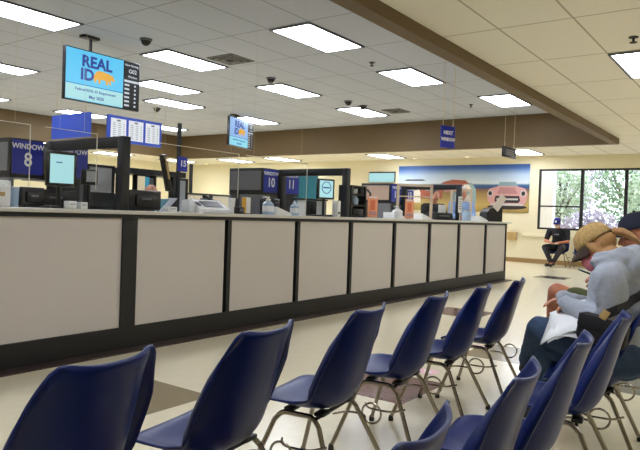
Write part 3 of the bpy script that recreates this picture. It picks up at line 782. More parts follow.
bm = B(); box(bm, (.02, 0, 0), (.24, .11, .006)); o = obj('paper_slot', bm, M['black'], t); o.rotation_euler = (.487, 0, 0); o.location = (0, -.05, .085)
part('output_tray', M['white'], t, [((0, -.17, .012), (.28, .07, .012))]); bm = B(); box(bm, (0, 0, 0), (.05, .07, .006)); o = obj('printer_panel', bm, M['grey'], t); o.rotation_euler = (.487, 0, 0); o.location = (-.155, -.05, .085)
t = thing('desk_phone', 'grey and dark desk phone right of the white printer', 'telephone', (4.60, 4.72, ZC)); bm = B(); prism(bm, [(-.09, 0), (.09, 0), (.09, .15), (-.09, .05)], .17, Matrix.Translation((-.085, 0, 0)) @ Matrix.Rotation(PI / 2, 4, 'Z') @ Matrix.Rotation(PI / 2, 4, 'X')); obj('phone_body', bm, M['grey'], t); bm = B(); tube(bm, [(-.05, -.07, .09), (-.05, -.05, .115), (-.05, .05, .17), (-.05, .075, .165)], [.024, .016, .016, .024]); obj('handset', bm, M['black'], t)
t = thing('card_reader', 'tiny black card reader right of the desk phone', 'card reader', (4.66, 4.40, ZC)); part('reader_body', M['black'], t, [((0, 0, .035), (.08, .07, .07))], bev=.008); part('reader_keys', M['grey'], t, [((0, -.036, .04), (.05, .003, .03))])
t = thing('folder_rack', 'yellow folders standing left of the window ten box support', 'folder', (4.83, 4.46, ZC)); part('folder_stack', M['yellow'], t, [((0, .0, .085), (.085, .05, .17))], bev=.004); part('folder_paper', M['paper'], t, [((0, -.0, .09), (.06, .06, .165))]); part('rack_base', M['black'], t, [((0, 0, .004), (.1, .09, .008))])
t = thing('paper_cup', 'white cup beside the yellow folders', 'cup', (4.72, 4.56, ZC)); bm = B(); lathe(bm, [(.028, 0), (.037, .15), (.033, .15), (.026, .01)], 14); obj('cup_body', bm, M['white'], t); bm = B(); lathe(bm, [(.039, .148), (.039, .156), (.02, .16)], 14); obj('cup_lid', bm, M['white'], t)
def fingerpad(x, y, s, label, rz=0.0):
    t = thing('fingerprint_scanner', label, 'scanner', (x, y, ZC), rz, 'white slanted scanners on the counter')
    bm = B(); prism(bm, [(-.13 * s, 0), (.13 * s, 0), (.13 * s, .02), (-.13 * s, .09)], .16 * s, Matrix.Translation((0, .08 * s, 0)) @ Matrix.Rotation(PI / 2, 4, 'X')); obj('scanner_body', bm, M['white'], t)
    bm = B(); box(bm, (.0, 0, .0), (.15 * s, .11 * s, .008)); o = obj('scanner_plate', bm, M['grey'], t); o.rotation_euler = (0, .265, 0); o.location = (.02, 0, .054)
fingerpad(5.36, 4.46, 1.0, 'white slanted scanner under the window ten sign'); fingerpad(8.22, 4.60, 1.3, 'white slanted scanner between the two orange leaflets'); fingerpad(8.80, 4.46, 1.2, 'white slanted scanner right of the right orange leaflet'); fingerpad(11.1, 4.46, 1.35, 'white slanted scanner right of the light blue shirted clerk')
t = thing('computer_tower', 'black computer tower beside the pale bottle under window eleven', 'computer', (5.46, 4.68, ZC)); part('tower_case', M['black'], t, [((0, 0, .09), (.10, .22, .18))], bev=.006); part('tower_slot', M['grey'], t, [((0, -.111, .14), (.06, .003, .012))])
t = thing('desk_shelf', 'small black shelf on a white leg left of the second tablet', 'shelf', (6.13, 4.68, ZC)); part('shelf_board', M['black'], t, [((.1, 0, .20), (.5, .16, .02))]); part('shelf_leg', M['white'], t, [((-.08, 0, .095), (.05, .1, .19))]); part('shelf_leg', M['white'], t, [((.32, 0, .095), (.05, .1, .19))])
t = thing('towel_dispenser', 'narrow white upright dispenser right of the second tablet', 'dispenser', (6.42, 4.42, ZC)); part('dispenser_body', M['white'], t, [((0, 0, .10), (.075, .08, .20))], bev=.01); part('dispenser_slot', M['grey'], t, [((0, -.041, .05), (.04, .003, .03))])
t = thing('equipment_rack', 'black rack of small equipment right of the second black frame', 'rack', (7.05, 4.60, ZC))
bm = B()
for s in (-1, 1): box(bm, (s * .17, 0, .21), (.03, .2, .42))
for z in (.015, .16, .30, .41): box(bm, (0, 0, z), (.31, .2, .02))
obj('rack_frame', bm, M['black'], t)
part('camera_unit', M['ltgrey'], t, [((-.06, -.04, .345), (.1, .1, .07))], bev=.01); part('lens_unit', M['black'], t, [((.07, -.06, .35), (.09, .1, .08))], bev=.02); part('power_unit', M['black'], t, [((0, -.04, .07), (.26, .12, .09))], bev=.01)
bm = B(); lathe(bm, [(.045, .172), (.05, .24), (.03, .27), (.02, .29)], 14, (-.02, -.05, 0)); obj('hand_bottle', bm, M['bluebottle'], t)
bm = B(); tube(bm, [(.20, -.1, .38), (.26, -.12, .33), (.22, -.12, .24), (.27, -.12, .15), (.22, -.1, .05), (.24, -.1, .01)], .014); obj('coiled_cable', bm, M['black'], t)
def leaflet(x, y, label):
    t = thing('leaflet_stand', label, 'leaflet stand', (x, y, ZC), -.5, 'orange leaflets on the counter')
    part('leaflet', M['orange'], t, [((0, 0, .15), (.15, .006, .28))]); part('leaflet_picture', M['orange2'], t, [((0, -.004, .17), (.07, .003, .13))]); part('leaflet_picture', M['m_pink'], t, [((0, -.004, .065), (.11, .003, .05))]); part('leaflet_base', M['plexi'], t, [((0, .02, .004), (.16, .09, .008))])
    part('leaflet_header', M['paper'], t, [((0, -.004, .272), (.12, .003, .02))])
leaflet(7.16, 4.35, 'orange leaflet stand left of the window twelve sign'); leaflet(8.17, 4.34, 'orange leaflet stand in front of the window thirteen sign')
# framed acrylic shields at the right
def shield(x, y, w, h, rz, label):
    t = thing('acrylic_shield', label, 'acrylic guard', (x, y, ZC), rz, 'beige framed acrylic shields')
    part('acrylic_sheet', M['plexi'], t, [((0, 0, h / 2), (w - .05, .006, h - .05))])
    bm = B()
    for s in (-1, 1): box(bm, (s * (w / 2 - .02), 0, h / 2), (.04, .03, h))
    box(bm, (0, 0, h - .02), (w - .08, .03, .04)); box(bm, (0, 0, .36), (w - .08, .02, .02))
    obj('shield_frame', bm, M['plexi_frame'], t)
    part('shield_foot', M['plexi_frame'], t, [((-w / 2 + .02, 0, .006), (.05, .2, .012)), ((w / 2 - .02, 0, .006), (.05, .2, .012))])
shield(9.05, 4.72, .58, .56, -.9, 'beige framed acrylic shield right of the window thirteen sign')
shield(10.95, 4.75, .40, .58, -.9, 'beige framed acrylic shield in front of the light blue shirted clerk')
t = thing('label_printer', 'black printer with a white sheet on top right of the middle shields', 'printer', (9.74, 4.60, ZC), -.45); part('printer_body', M['black'], t, [((0, 0, .06), (.36, .26, .12))], bev=.015); part('printed_sheet', M['paper'], t, [((.0, -.06, .18), (.16, .01, .15))]); part('printer_lid', M['black'], t, [((0, .04, .135), (.30, .16, .03))], bev=.01); part('paper_slot', M['grey'], t, [((0, -.131, .07), (.22, .003, .015))])
t = thing('notice_card', 'white upright notice card fixed to the right black frame post', 'notice', (9.96, 4.335, ZC), 0); part('card_sheet', M['paper'], t, [((-.0, 0, .27), (.15, .006, .27))]); bm = B()
for k in range(5): box(bm, (0, -.004, .36 - k * .04), (.1, .002, .012))
obj('printed_lines', bm, M['grey'], t); part('card_holder', M['plexi_frame'], t, [((0, -.0, .066), (.03, .006, .132))])
t = thing('glass_jar', 'clear glass jar of cards left of the light blue shirted clerk', 'jar', (10.45, 4.42, ZC)); bm = B(); lathe(bm, [(.07, 0), (.075, .01), (.075, .14), (.06, .16), (.06, .17)], 16); obj('jar_body', bm, M['bluebottle'], t); bm = B(); lathe(bm, [(.066, .17), (.066, .19), (.02, .192)], 16); obj('jar_lid', bm, M['ltgrey'], t)
t = thing('vision_tester', 'black rounded vision tester with a pale tilted sheet at the counter end', 'vision tester', (11.62, 4.42, ZC), -.55)
bm = B(); prism(bm, [(-.19, 0), (.17, 0), (.17, .28), (.10, .29), (.0, .26), (-.12, .24), (-.19, .15)], .22, Matrix.Translation((0, .11, 0)) @ Matrix.Rotation(PI / 2, 4, 'X')); obj('tester_body', bm, M['black'], t)
bm = B(); box(bm, (0, 0, 0), (.15, .012, .32), .004); o = obj('tilted_sheet', bm, M['m_white'], t); o.location = (.08, -.13, .36); o.rotation_euler = (0, .65, 0)
bm = B(); tube(bm, [(.06, -.115, .2), (.07, -.125, .33)], .012); obj('sheet_arm', bm, M['black'], t)

# ------------------------------------------------------------------ shell chairs
def spline(keys, t):
    for (t0, *a), (t1, *b) in zip(keys, keys[1:]):
        if t <= t1:
            i = [k[0] for k in keys].index(t0)
            p = keys[max(i - 1, 0)]; n = keys[min(i + 2, len(keys) - 1)]
            s = (t - t0) / (t1 - t0)
            out = []
            for q in range(len(a)):
                m0 = (b[q] - p[1 + q]) / max(t1 - p[0], 1e-6) * (t1 - t0); m1 = (n[1 + q] - a[q]) / max(n[0] - t0, 1e-6) * (t1 - t0)
                out.append((2 * s ** 3 - 3 * s ** 2 + 1) * a[q] + (s ** 3 - 2 * s ** 2 + s) * m0 + (-2 * s ** 3 + 3 * s ** 2) * b[q] + (s ** 3 - s ** 2) * m1)
            return out
    return list(keys[-1][1:])

def shell_mesh():
    PK = [(0, .232, .352), (.05, .228, .373), (.12, .188, .380), (.25, .09, .366), (.38, -.02, .350), (.48, -.092, .364), (.56, -.140, .414), (.64, -.167, .488), (.76, -.194, .586), (.88, -.219, .682), (1, -.248, .77)]
    WK = [(0, .140), (.03, .174), (.08, .198), (.16, .212), (.3, .220), (.42, .222), (.52, .228), (.62, .232), (.74, .227), (.84, .212), (.91, .194), (.96, .178), (.985, .167), (1, .152)]
    LK = [(0, .0), (.06, .004), (.15, .018), (.3, .042), (.42, .075), (.52, .100), (.62, .100), (.76, .084), (.88, .066), (1, .042)]
    bm = B(); NU, NV = 40, 44; g = []
    for j in range(NV + 1):
        t = j / NV
        y, z = spline(PK, t); w = spline(WK, t)[0]; l = spline(LK, t)[0]
        y2, z2 = spline(PK, min(t + .01, 1)); y1, z1 = spline(PK, max(t - .01, 0))
        d = Vector((0, y2 - y1, z2 - z1)).normalized(); nrm = Vector((0, d.z, -d.y))
        if nrm.z < 0 and t < .4: nrm = -nrm
        if nrm.y < 0 and t >= .4: nrm = -nrm
        row = []
        for i in range(NU + 1):
            u = -1 + 2 * i / NU
            k = min(max((t - .34) / .2, 0), 1); k = k * k * (3 - 2 * k) * (1 - .75 * min(max((t - .80) / .18, 0), 1))      # the rolled lip starts at the seat and runs up the back
            a_ = abs(u); sg = 1 if u > 0 else -1
            e0 = l * a_ ** 2.6; x0 = a_ * w
            lip = .20
            if a_ < 1 - lip: q = a_ / (1 - lip); x1 = q * (w - .030); e1 = l * q ** 2.8
            else:
                q = (a_ - 1 + lip) / lip; x1 = (w - .030) + (.006 + .036 * q) * q ** .5; e1 = l + .006 * q - .040 * q * q
            row.append(bm.verts.new(Vector((sg * (x0 * (1 - k) + x1 * k), y, z)) + nrm * (e0 * (1 - k) + e1 * k)))
        g.append(row)
    for j in range(NV):
        for i in range(NU): bm.faces.new((g[j][i], g[j][i + 1], g[j + 1][i + 1], g[j + 1][i]))
    return bm

def make_chair():
    t = thing('shell_chair', 'navy shell chair', 'chair', (0, 0, 0))
    s = obj('seat_shell', shell_mesh(), M['seat'], t, ang=180)
    md = s.modifiers.new('thick', 'SOLIDIFY'); md.thickness = .009; md.offset = -1
    # underframe
    for sd in (-1, 1):
        pF = [(sd * .262, .215, .018), (sd * .180, .118, .304)]
        pR = [(sd * .262, -.215, .018), (sd * .180, -.085, .304)]
        for a in (pF, pR):
            bm = B(); tube(bm, a, .0105, 10); lg = obj('leg', bm, M['chrome'], t)
            bm = B(); p = a[0]; lathe(bm, [(.014, 0), (.015, .008), (.012, .026), (.0115, .03)], 10, (p[0], p[1], 0)); obj('glide', bm, M['rubber'], lg)
        bm = B(); tube(bm, smooth_path([pF[1], (sd * .17, .09, .337), (sd * .17, -.05, .337), pR[1]], .04), .0105, 10); obj('side_rail', bm, M['chrome'], t)
    bm = B()
    for yy in (.07, -.07):
        tube(bm, [(-.17, yy, .335), (.17, yy, .335)], .008, 8)
    for sx in (-1, 1):
        for yy in (.07, -.07): box(bm, (sx * .12, yy, .344), (.07, .045, .016), .005)
    obj('under_bracket', bm, M['blackmetal'], t)
    # linking hardware
    bm = B(); R = .046
    tube(bm, [(.252 + .0 * math.cos(a), -.135 + R * math.cos(a), .255 + R * math.sin(a)) for a in [2 * PI * k / 20 for k in range(20)]], .0052, 6, True)
    obj('linking_ring', bm, M['chrome'], t)
    bm = B(); tube(bm, smooth_path([(-.215, -.14, .245), (-.287, -.10, .245), (-.287, .02, .245), (-.215, .06, .245)], .04), .005, 6)
    obj('linking_hook', bm, M['chrome'], t)
    bm = B(); tube(bm, smooth_path([(.215, -.12, .232), (.287, -.09, .232), (.287, .0, .232), (.215, .04, .232)], .035), .005, 6)
    obj('linking_hook', bm, M['chrome'], t)
    return t
CH = make_chair()
used = [False]
def chair(x, y, rz, label, group=None):
    if not used[0]: o = CH; used[0] = True
    else: o = copy_tree(CH)
    o.location = (x, y, 0); o.rotation_euler = (0, 0, rz); tag(o, label, 'chair', group)
    if group is None and 'group' in o: del o['group']
    return o
G = 'front row of navy shell chairs'
R1 = [(.97, 'navy shell chair of the front row at the lower left corner, only its back showing'), (1.58, 'navy shell chair of the front row, second from the left'), (2.225, 'navy shell chair of the front row, third from the left, showing its seat'), (2.86, 'navy shell chair of the front row, fourth from the left, above the maroon floor tile'), (3.45, 'navy shell chair of the front row, second from its far end'), (4.05, 'navy shell chair at the far end of the front row')]
for x, l in R1: chair(x - .035, 1.555, .157, l, G)
G = 'near row of navy shell chairs'
R2 = [(1.05, 'navy shell chair of the near row at the bottom edge, only its top showing'), (1.61, 'navy shell chair of the near row, second, at the bottom right'), (2.185, 'navy shell chair of the near row, third, in front of the hooded woman'), (2.87, 'navy shell chair of the near row, fourth, overlapping the hooded woman'), (3.47, 'navy shell chair the woman in the grey hoodie sits on'), (4.2, 'navy shell chair the person in olive shorts sits on')]
for x, l in R2: chair(x - .035, .725, .157, l, G)
chair(17.10, 4.65, PI / 2, 'navy shell chair by the far wall under the person in black', 'chairs along the far wall')
chair(17.10, 4.03, PI / 2, 'empty navy shell chair by the far wall right of the person in black', 'chairs along the far wall')

# floor stickers
for x, y, l in [(4.30, 2.08, 'pink floor sticker under the fourth front row chair'), (5.45, 2.16, 'pink floor sticker seen beyond the fifth front row chair')]:
    t = thing('floor_sticker', l, 'sticker', (x, y, 0), .6, 'pink floor stickers'); bm = B(); lathe(bm, [(.085, .0005), (.085, .002)], 24); obj('sticker_disc', bm, M['decal'], t); part('sticker_print', M['paper'], t, [((0, 0, .0028), (.10, .04, .0012))])

# ------------------------------------------------------------------ people
def hand(bm, w, d, nrm, s=1.0, curl=.5, side=1):
    """palm and five fingers at wrist w, pointing along d, back of the hand along nrm, thumb on `side`"""
    w = Vector(w); d = Vector(d).normalized(); nrm = Vector(nrm); nrm = (nrm - d * nrm.dot(d)).normalized(); x = d.cross(nrm).normalized() * side
    R3 = Matrix((x, d, nrm)).transposed()
    ellipsoid(bm, w + d * .05 * s, (.040 * s, .052 * s, .017 * s), R3, 14, 8)
    capsule(bm, w - d * .02, .024 * s, w + d * .03 * s, .026 * s, 10)
    for k, (off, ln) in enumerate([(.029, .066), (.010, .076), (-.010, .070), (-.028, .054)]):
        p = w + d * (.085 - abs(off) * .35) * s + x * off * s
        dd = d; rad = .0088 * s
        for q, f in enumerate((.45, .32, .23)):
            a = curl * (q + 1) * .55
            dd = (d * math.cos(a) - nrm * math.sin(a)).normalized()
            n = p + dd * ln * f * s
            capsule(bm, p, rad, n, rad * .92, 8); p = n; rad *= .94
    p = w + d * .025 * s + x * .03 * s
    dd = (d * .6 + x * .8 - nrm * .25).normalized(); n = p + dd * .04 * s; capsule(bm, p, .0125 * s, n, .0105 * s, 8)
    dd = (d * .9 + x * .35 - nrm * .35).normalized(); capsule(bm, n, .0105 * s, n + dd * .032 * s, .0085 * s, 8)

def head(bm, c, up, f, s=1.0):
    c = Vector(c); up = Vector(up).normalized(); f = Vector(f); f = (f - up * f.dot(up)).normalized(); x = f.cross(up).normalized()
    R3 = Matrix((x, f, up)).transposed()
    def P(a, b, e): return c + (x * a + f * b + up * e) * s
    ellipsoid(bm, P(0, -.01, .03), (.076 * s, .096 * s, .088 * s), R3)
    ellipsoid(bm, P(0, .02, -.03), (.064 * s, .074 * s, .082 * s), R3)
    ellipsoid(bm, P(0, .045, -.085), (.042 * s, .04 * s, .032 * s), R3, 14, 8)      # chin
    capsule(bm, P(0, .088, .01), .009 * s, P(0, .108, -.03), .014 * s, 8)               # nose
    for sd in (-1, 1):
        ellipsoid(bm, P(sd * .074, -.012, -.01), (.008 * s, .017 * s, .028 * s), R3, 10, 8)   # ear
        ellipsoid(bm, P(sd * .04, .068, -.03), (.024 * s, .02 * s, .022 * s), R3, 10, 8)     # cheek
        capsule(bm, P(sd * .018, .085, .028), .010 * s, P(sd * .05, .074, .026), .008 * s, 8)  # brow
    return P, R3

def face_bits(parent, P, R3, s=1.0, mouth=True):
    for sd in (-1, 1):
        bm = B(); ellipsoid(bm, P(sd * .033, .081, .008), (.014 * s, .010 * s, .009 * s), R3, 12, 8); e = obj('eye', bm, M['eye'], parent)
        bm = B(); ellipsoid(bm, P(sd * .033, .090, .007), (.006 * s, .003 * s, .006 * s), R3, 10, 6); obj('iris', bm, M['darkhair'], e)
    if mouth:
        bm = B(); ellipsoid(bm, P(0, .089, -.062), (.024 * s, .008 * s, .008 * s), R3, 12, 8); obj('mouth', bm, M['lip'], parent)

def cap(parent, P, R3, m, s=1.0, brim=.075, trim=None, droop=.2, low=.0, gap=False):
    """baseball cap: dome above the brow line and a curved brim in front"""
    x, f, u = R3.col[0], R3.col[1], R3.col[2]
    bm = B(); NU, NV = 28, 10; g = []
    for j in range(NV + 1):
        a = PI / 2 * j / NV
        row = []
        for i in range(NU):
            b = 2 * PI * i / NU
            r = math.cos(a) ** .75
            row.append(bm.verts.new(P(.090 * r * math.cos(b), -.008 + .112 * r * math.sin(b), .035 + low + .105 * math.sin(a))))
        g.append(row)
    for j in range(NV):
        for i in range(NU):
            try: bm.faces.new((g[j][i], g[j][(i + 1) % NU], g[j + 1][(i + 1) % NU], g[j + 1][i]))
            except ValueError: pass
    bmesh.ops.remove_doubles(bm, verts=bm.verts, dist=.0006)
    c = obj('cap', bm, m, parent, ang=180); md = c.modifiers.new('thick', 'SOLIDIFY'); md.thickness = .004
    bm = B(); g = []
    for j in range(7):
        k = j / 6; row = []
        for i in range(17):
            b = PI * (.10 + .80 * i / 16)
            xx = .090 * math.cos(b) * (1 + .05 * k); yy = -.008 + .110 * math.sin(b) + brim * k * (math.sin(b) ** .7)
            zz = .037 + low - .028 * (math.cos(b) ** 2) * (.3 + k) - droop * brim * k
            row.append(bm.verts.new(P(xx, yy, zz)))
        g.append(row)
    for j in range(6):
        for i in range(16): bm.faces.new((g[j][i], g[j][i + 1], g[j + 1][i + 1], g[j + 1][i]))
    b = obj('brim', bm, trim or m, c, ang=180); md = b.modifiers.new('thick', 'SOLIDIFY'); md.thickness = .004
    bm = B(); ellipsoid(bm, P(0, -.008, .143 + low), (.009, .009, .005), R3, 10, 6); obj('cap_button', bm, trim or m, c)
    return c

# ---- woman in the grey hoodie
w = thing('person', 'woman in tan cap, pink mask and grey hoodie bent over papers on her lap', 'person', (3.42, .70, 0))
off = Vector((-3.42, -.70, 0))
wp = lambda *p: Vector(p) + off
hc = wp(3.45, .745, 1.03); wu = Vector((.03, .62, .78)); wf = Vector((-.10, .78, -.62))
bm = B()
P, R3 = head(bm, hc, wu, wf, .9)
capsule(bm, wp(3.42, .64, .95), .055, wp(3.43, .72, 1.0), .052)
capsule(bm, wp(3.42, .62, .56), .12, wp(3.42, .64, .82), .12); capsule(bm, wp(3.28, .64, .90), .05, wp(3.56, .64, .90), .05)
AL = [wp(3.25, .64, .89), wp(3.25, .61, .665), wp(3.36, .825, .722)]; AR = [wp(3.61, .65, .89), wp(3.64, .78, .68), wp(3.52, .89, .735)]
for A in (AL, AR):
    capsule(bm, A[0], .05, A[1], .04); capsule(bm, A[1], .04, A[2], .026)
hand(bm, AL[2], (.25, .95, -.05), (-.35, 0, .9), .82, 1.1, 1); hand(bm, AR[2], (-.35, .9, -.05), (.2, 0, 1), .92, .6, -1)
LL = [wp(3.33, .66, .50), wp(3.50, 1.03, .565), wp(3.84, 1.20, .30)]; LR = [wp(3.53, .66, .48), wp(3.60, 1.03, .45), wp(3.62, 1.07, .10)]
for A in (LL, LR):
    capsule(bm, A[0], .07, A[1], .05); capsule(bm, A[1], .05, A[2], .035)
capsule(bm, LL[2], .034, wp(3.90, 1.235, .25), .028); capsule(bm, LR[2], .034, wp(3.63, 1.22, .04), .026)
remesh('body', bm, M['skin'], .0065, w, 3)
face_bits(w, P, R3, 1.0, False)
bm = B()
capsule(bm, wp(3.42, .60, .53), .150, wp(3.42, .63, .70), .150); capsule(bm, wp(3.42, .63, .70), .150, wp(3.42, .64, .86), .130)
capsule(bm, wp(3.26, .64, .895), .078, wp(3.58, .64, .895), .078)
for A in (AL, AR):
    capsule(bm, A[0], .080, A[1], .064); capsule(bm, A[1], .064, A[2], .044); capsule(bm, A[2] + (A[1] - A[2]) * .12, .048, A[2] + (A[2] - A[1]) * .20, .043)
for k in range(3): capsule(bm, AL[1] + (AL[0] - AL[1]) * (.12 + .16 * k), .067 + .002 * k, AL[1] + (AL[0] - AL[1]) * (.14 + .16 * k), .069)
# hood bunched behind the neck
for k in range(11):
    a = PI * (-.18 + 1.36 * k / 10)
    q = wp(3.43 + .108 * math.cos(a), .655 - .088 * math.sin(a), .975 + .028 * math.sin(a))
    ellipsoid(bm, q, (.052, .05, .052), None, 12, 8)
ellipsoid(bm, wp(3.43, .55, .955), (.125, .065, .085), None, 16, 10)
hd = remesh('hoodie', bm, M['hoodie'], .010, w, 4); wrinkle(hd, .011, 11)
bm = B()
for A in (LL, LR):
    capsule(bm, A[0] + Vector((0, -.08, 0)), .105, A[1], .072); capsule(bm, A[1], .072, A[2] + (A[1] - A[2]) * .08, .054)
capsule(bm, wp(3.30, .60, .50), .095, wp(3.54, .60, .50), .095)
wrinkle(remesh('jeans', bm, M['jeans'], .010, w, 4), .007, 14)
for A, tip in ((LL, wp(3.93, 1.245, .235)), (LR, wp(3.635, 1.235, .045))):
    bm = B(); capsule(bm, A[2] + (tip - A[2]) * -.1 + Vector((0, 0, -.03)), .042, tip, .034); capsule(bm, A[2], .04, A[2] + (tip - A[2]) * .3, .04); remesh('shoe', bm, M['shoe'], .008, w, 3)
cp = cap(w, P, R3, M['cap_tan'], .9, .058, M['cap_dark'], .45, .0)
bm = B()   # hair under the cap, and the tail through its back
ellipsoid(bm, P(0, -.03, .01), (.074, .080, .066), R3)
for sd in (-1, 1): capsule(bm, P(sd * .072, .02, .02), .022, P(sd * .074, -.005, -.055), .020); capsule(bm, P(sd * .074, -.005, -.055), .02, P(sd * .05, -.06, -.075), .03)
remesh('hair', bm, M['blonde'], .007, w, 2)
bm = B()
for q in range(9):
    ax, ay = .013 * math.cos(q * 2.4) * (1 + q % 3 * .3), .013 * math.sin(q * 2.4) * (1 + q % 3 * .3)
    tp = [P(ax * .4, -.100 + ay * .3, .028), P(ax, -.132, .022 + ay), P(ax * 1.5, -.165, -.012 + ay * 1.4), P(ax * 1.9, -.188, -.06 + ay * 1.6), P(ax * 1.6 + .01, -.196, -.105 + ay * 1.8)]
    for a_, b_, ra, rb in zip(tp, tp[1:], (.010, .010, .011, .009), (.010, .011, .009, .004)): capsule(bm, a_, ra, b_, rb, 8)
remesh('ponytail', bm, M['blonde'], .005, w, 1)
bm = B(); tube(bm, [P(.018 * math.cos(a), -.112, .028 + .018 * math.sin(a)) for a in [2 * PI * k / 14 for k in range(14)]], .007, 6, True); obj('hair_tie', bm, M['cap_dark'], w)
bm = B(); ellipsoid(bm, P(0, .062, -.055), (.060, .055, .056), R3, 18, 12); ellipsoid(bm, P(0, .10, -.045), (.03, .022, .035), R3, 12, 8); mk = remesh('face_mask', bm, M['mask_pink'], .006, w, 3)
bm = B()
for sd in (-1, 1): tube(bm, [P(sd * .058, .05, -.03), P(sd * .078, .0, -.005), P(sd * .08, -.02, .01)], .0022, 6)
obj('ear_loop', bm, M['mask_pink'], mk)
from mathutils.bvhtree import BVHTree
b = thing('shoulder_bag', 'black shoulder bag with strap at the side of the hooded woman', 'bag', (3.215, .655, .585))
bm2 = B(); box(bm2, (0.0, 0.0, .06), (.07, .23, .14), .03, Matrix.Rotation(.15, 3, 'X')); obj('bag_body', bm2, M['blackbag'], b)
bm2 = B(); box(bm2, (-.038, 0.0, .095), (.012, .21, .06), .005, Matrix.Rotation(.15, 3, 'X')); obj('bag_flap', bm2, M['blackbag'], b)
def ribbon(bm, pts, wdt, th, nrm):
    pts = [Vector(p) for p in pts]; prev = None
    for i, p in enumerate(pts):
        d = (pts[min(i + 1, len(pts) - 1)] - pts[max(i - 1, 0)]).normalized(); n = Vector(nrm[i]).normalized(); sd_ = d.cross(n).normalized() * wdt / 2; n = sd_.cross(d).normalized() * th / 2
        ring = [bm.verts.new(p + sd_ + n), bm.verts.new(p - sd_ + n), bm.verts.new(p - sd_ - n), bm.verts.new(p + sd_ - n)]
        if prev:
            for k in range(4): bm.faces.new((prev[k], prev[(k + 1) % 4], ring[(k + 1) % 4], ring[k]))
        else: bm.faces.new(ring[::-1])
        prev = ring
    bm.faces.new(prev)
tree = BVHTree.FromPolygons([v.co.copy() for v in hd.data.vertices], [tuple(p.vertices) for p in hd.data.polygons])
ax0 = Vector((0, -.07, 0))
rp, rn = [], []
for k in range(15):      # ring of the strap around the torso, from the bag over the back to the far shoulder
    a = PI + (PI * .95) * k / 14
    d = Vector((math.cos(a), math.sin(a), 0)); z = .725 + .20 * (k / 14) ** .7
    org = Vector((0, -.06, z)) + d * .6
    hit = tree.ray_cast(org, -d, .58)
    if hit[0] is None: continue
    rp.append(hit[0] + hit[1] * .007); rn.append(hit[1])
roff = Vector((3.42, .70, 0)) - Vector((3.215, .655, .585))
rp = [Vector((0, .0, .12))] + [p + roff for p in rp]; rn = [Vector((-1, 0, 0))] + rn
bm2 = B(); ribbon(bm2, rp, .042, .007, rn); obj('bag_strap', bm2, M['blackbag'], b)
bm2 = B(); box(bm2, rp[1] + rn[1] * .006, (.012, .035, .045), .003, Matrix.Rotation(.5, 3, 'X')); obj('strap_buckle', bm2, M['tan'], b)
# papers on her lap
pp = thing('paper_stack', 'white papers lying across the lap of the hooded woman', 'papers', (3.34, .81, .65))
for k in range(3):
    bm = B(); N = 8; g = []
    for i in range(N + 1):
        row = []
        for j in range(5):
            a = -.5 + i / N; c2 = -.5 + j / 4
            xx = c2 * .22; yy = a * .27
            row.append(bm.verts.new((xx + .012 * k, yy - .02 * k, .008 * k - .10 * a * a + .012 * math.sin(a * 7 + k) + c2 * .10 - a * .06)))
        g.append(row)
    for i in range(N):
        for j in range(4): bm.faces.new((g[i][j], g[i + 1][j], g[i + 1][j + 1], g[i][j + 1]))
    o = obj('sheet', bm, M['paper'], pp, ang=180); md = o.modifiers.new('thick', 'SOLIDIFY'); md.thickness = .003
    o.rotation_euler = (0, 0, .10 + .16 * k); o.location = (-.04, .0, .012 * k)

# ---- person in navy cap and olive shorts, beyond her
m_ = thing('person', 'person in navy cap and olive shorts beyond the hooded woman, legs crossed', 'person', (4.2, .75, 0))
off = Vector((-4.2, -.75, 0))
hc = wp(4.17, .675, 1.092)
bm = B(); P, R3 = head(bm, hc, (0, .25, .97), (-.12, .97, -.25))
capsule(bm, wp(4.18, .66, .96), .058, wp(4.17, .71, 1.05), .055); capsule(bm, wp(4.2, .64, .55), .13, wp(4.19, .65, .83), .13); capsule(bm, wp(4.02, .65, .90), .055, wp(4.36, .65, .90), .055)
AL = [wp(4.0, .64, .89), wp(4.04, .74, .68), wp(4.14, .84, .81)]; AR = [wp(4.39, .64, .89), wp(4.40, .74, .66), wp(4.28, .84, .79)]
for A in (AL, AR): capsule(bm, A[0], .05, A[1], .042); capsule(bm, A[1], .042, A[2], .028)
hand(bm, AL[2], (.3, .9, .1), (-.5, 0, .8), 1, .7, 1); hand(bm, AR[2], (-.3, .9, 0), (.3, 0, .9), 1, .7, -1)
LL = [wp(4.08, .66, .54), wp(4.20, 1.135, .70), wp(4.36, 1.20, .33)]; LR = [wp(4.32, .66, .50), wp(4.34, 1.10, .54), wp(4.30, 1.12, .10)]
for A, q in ((LL, wp(4.42, 1.32, .26)), (LR, wp(4.30, 1.28, .04))):
    capsule(bm, A[0], .085, A[1], .062); capsule(bm, A[1], .062, A[1] + (A[2] - A[1]) * .35, .058); capsule(bm, A[1] + (A[2] - A[1]) * .35, .058, A[2], .038); capsule(bm, A[2], .036, q, .03)
remesh('body', bm, M['skin2'], .0075, m_, 3)
face_bits(m_, P, R3)
bm = B(); capsule(bm, wp(4.2, .62, .54), .155, wp(4.19, .64, .84), .15); capsule(bm, wp(4.01, .65, .895), .078, wp(4.37, .65, .895), .078)
for A in (AL, AR): capsule(bm, A[0], .08, A[0] + (A[1] - A[0]) * .75, .068)
wrinkle(remesh('shirt', bm, M['navycloth'], .012, m_, 3), .008, 12)
bm = B()
for A in (LL, LR): capsule(bm, A[0] + Vector((0, -.06, 0)), .115, A[0] + (A[1] - A[0]) * .74, .092)
capsule(bm, wp(4.08, .62, .53), .11, wp(4.32, .62, .53), .11); remesh('shorts', bm, M['olive'], .012, m_, 3)
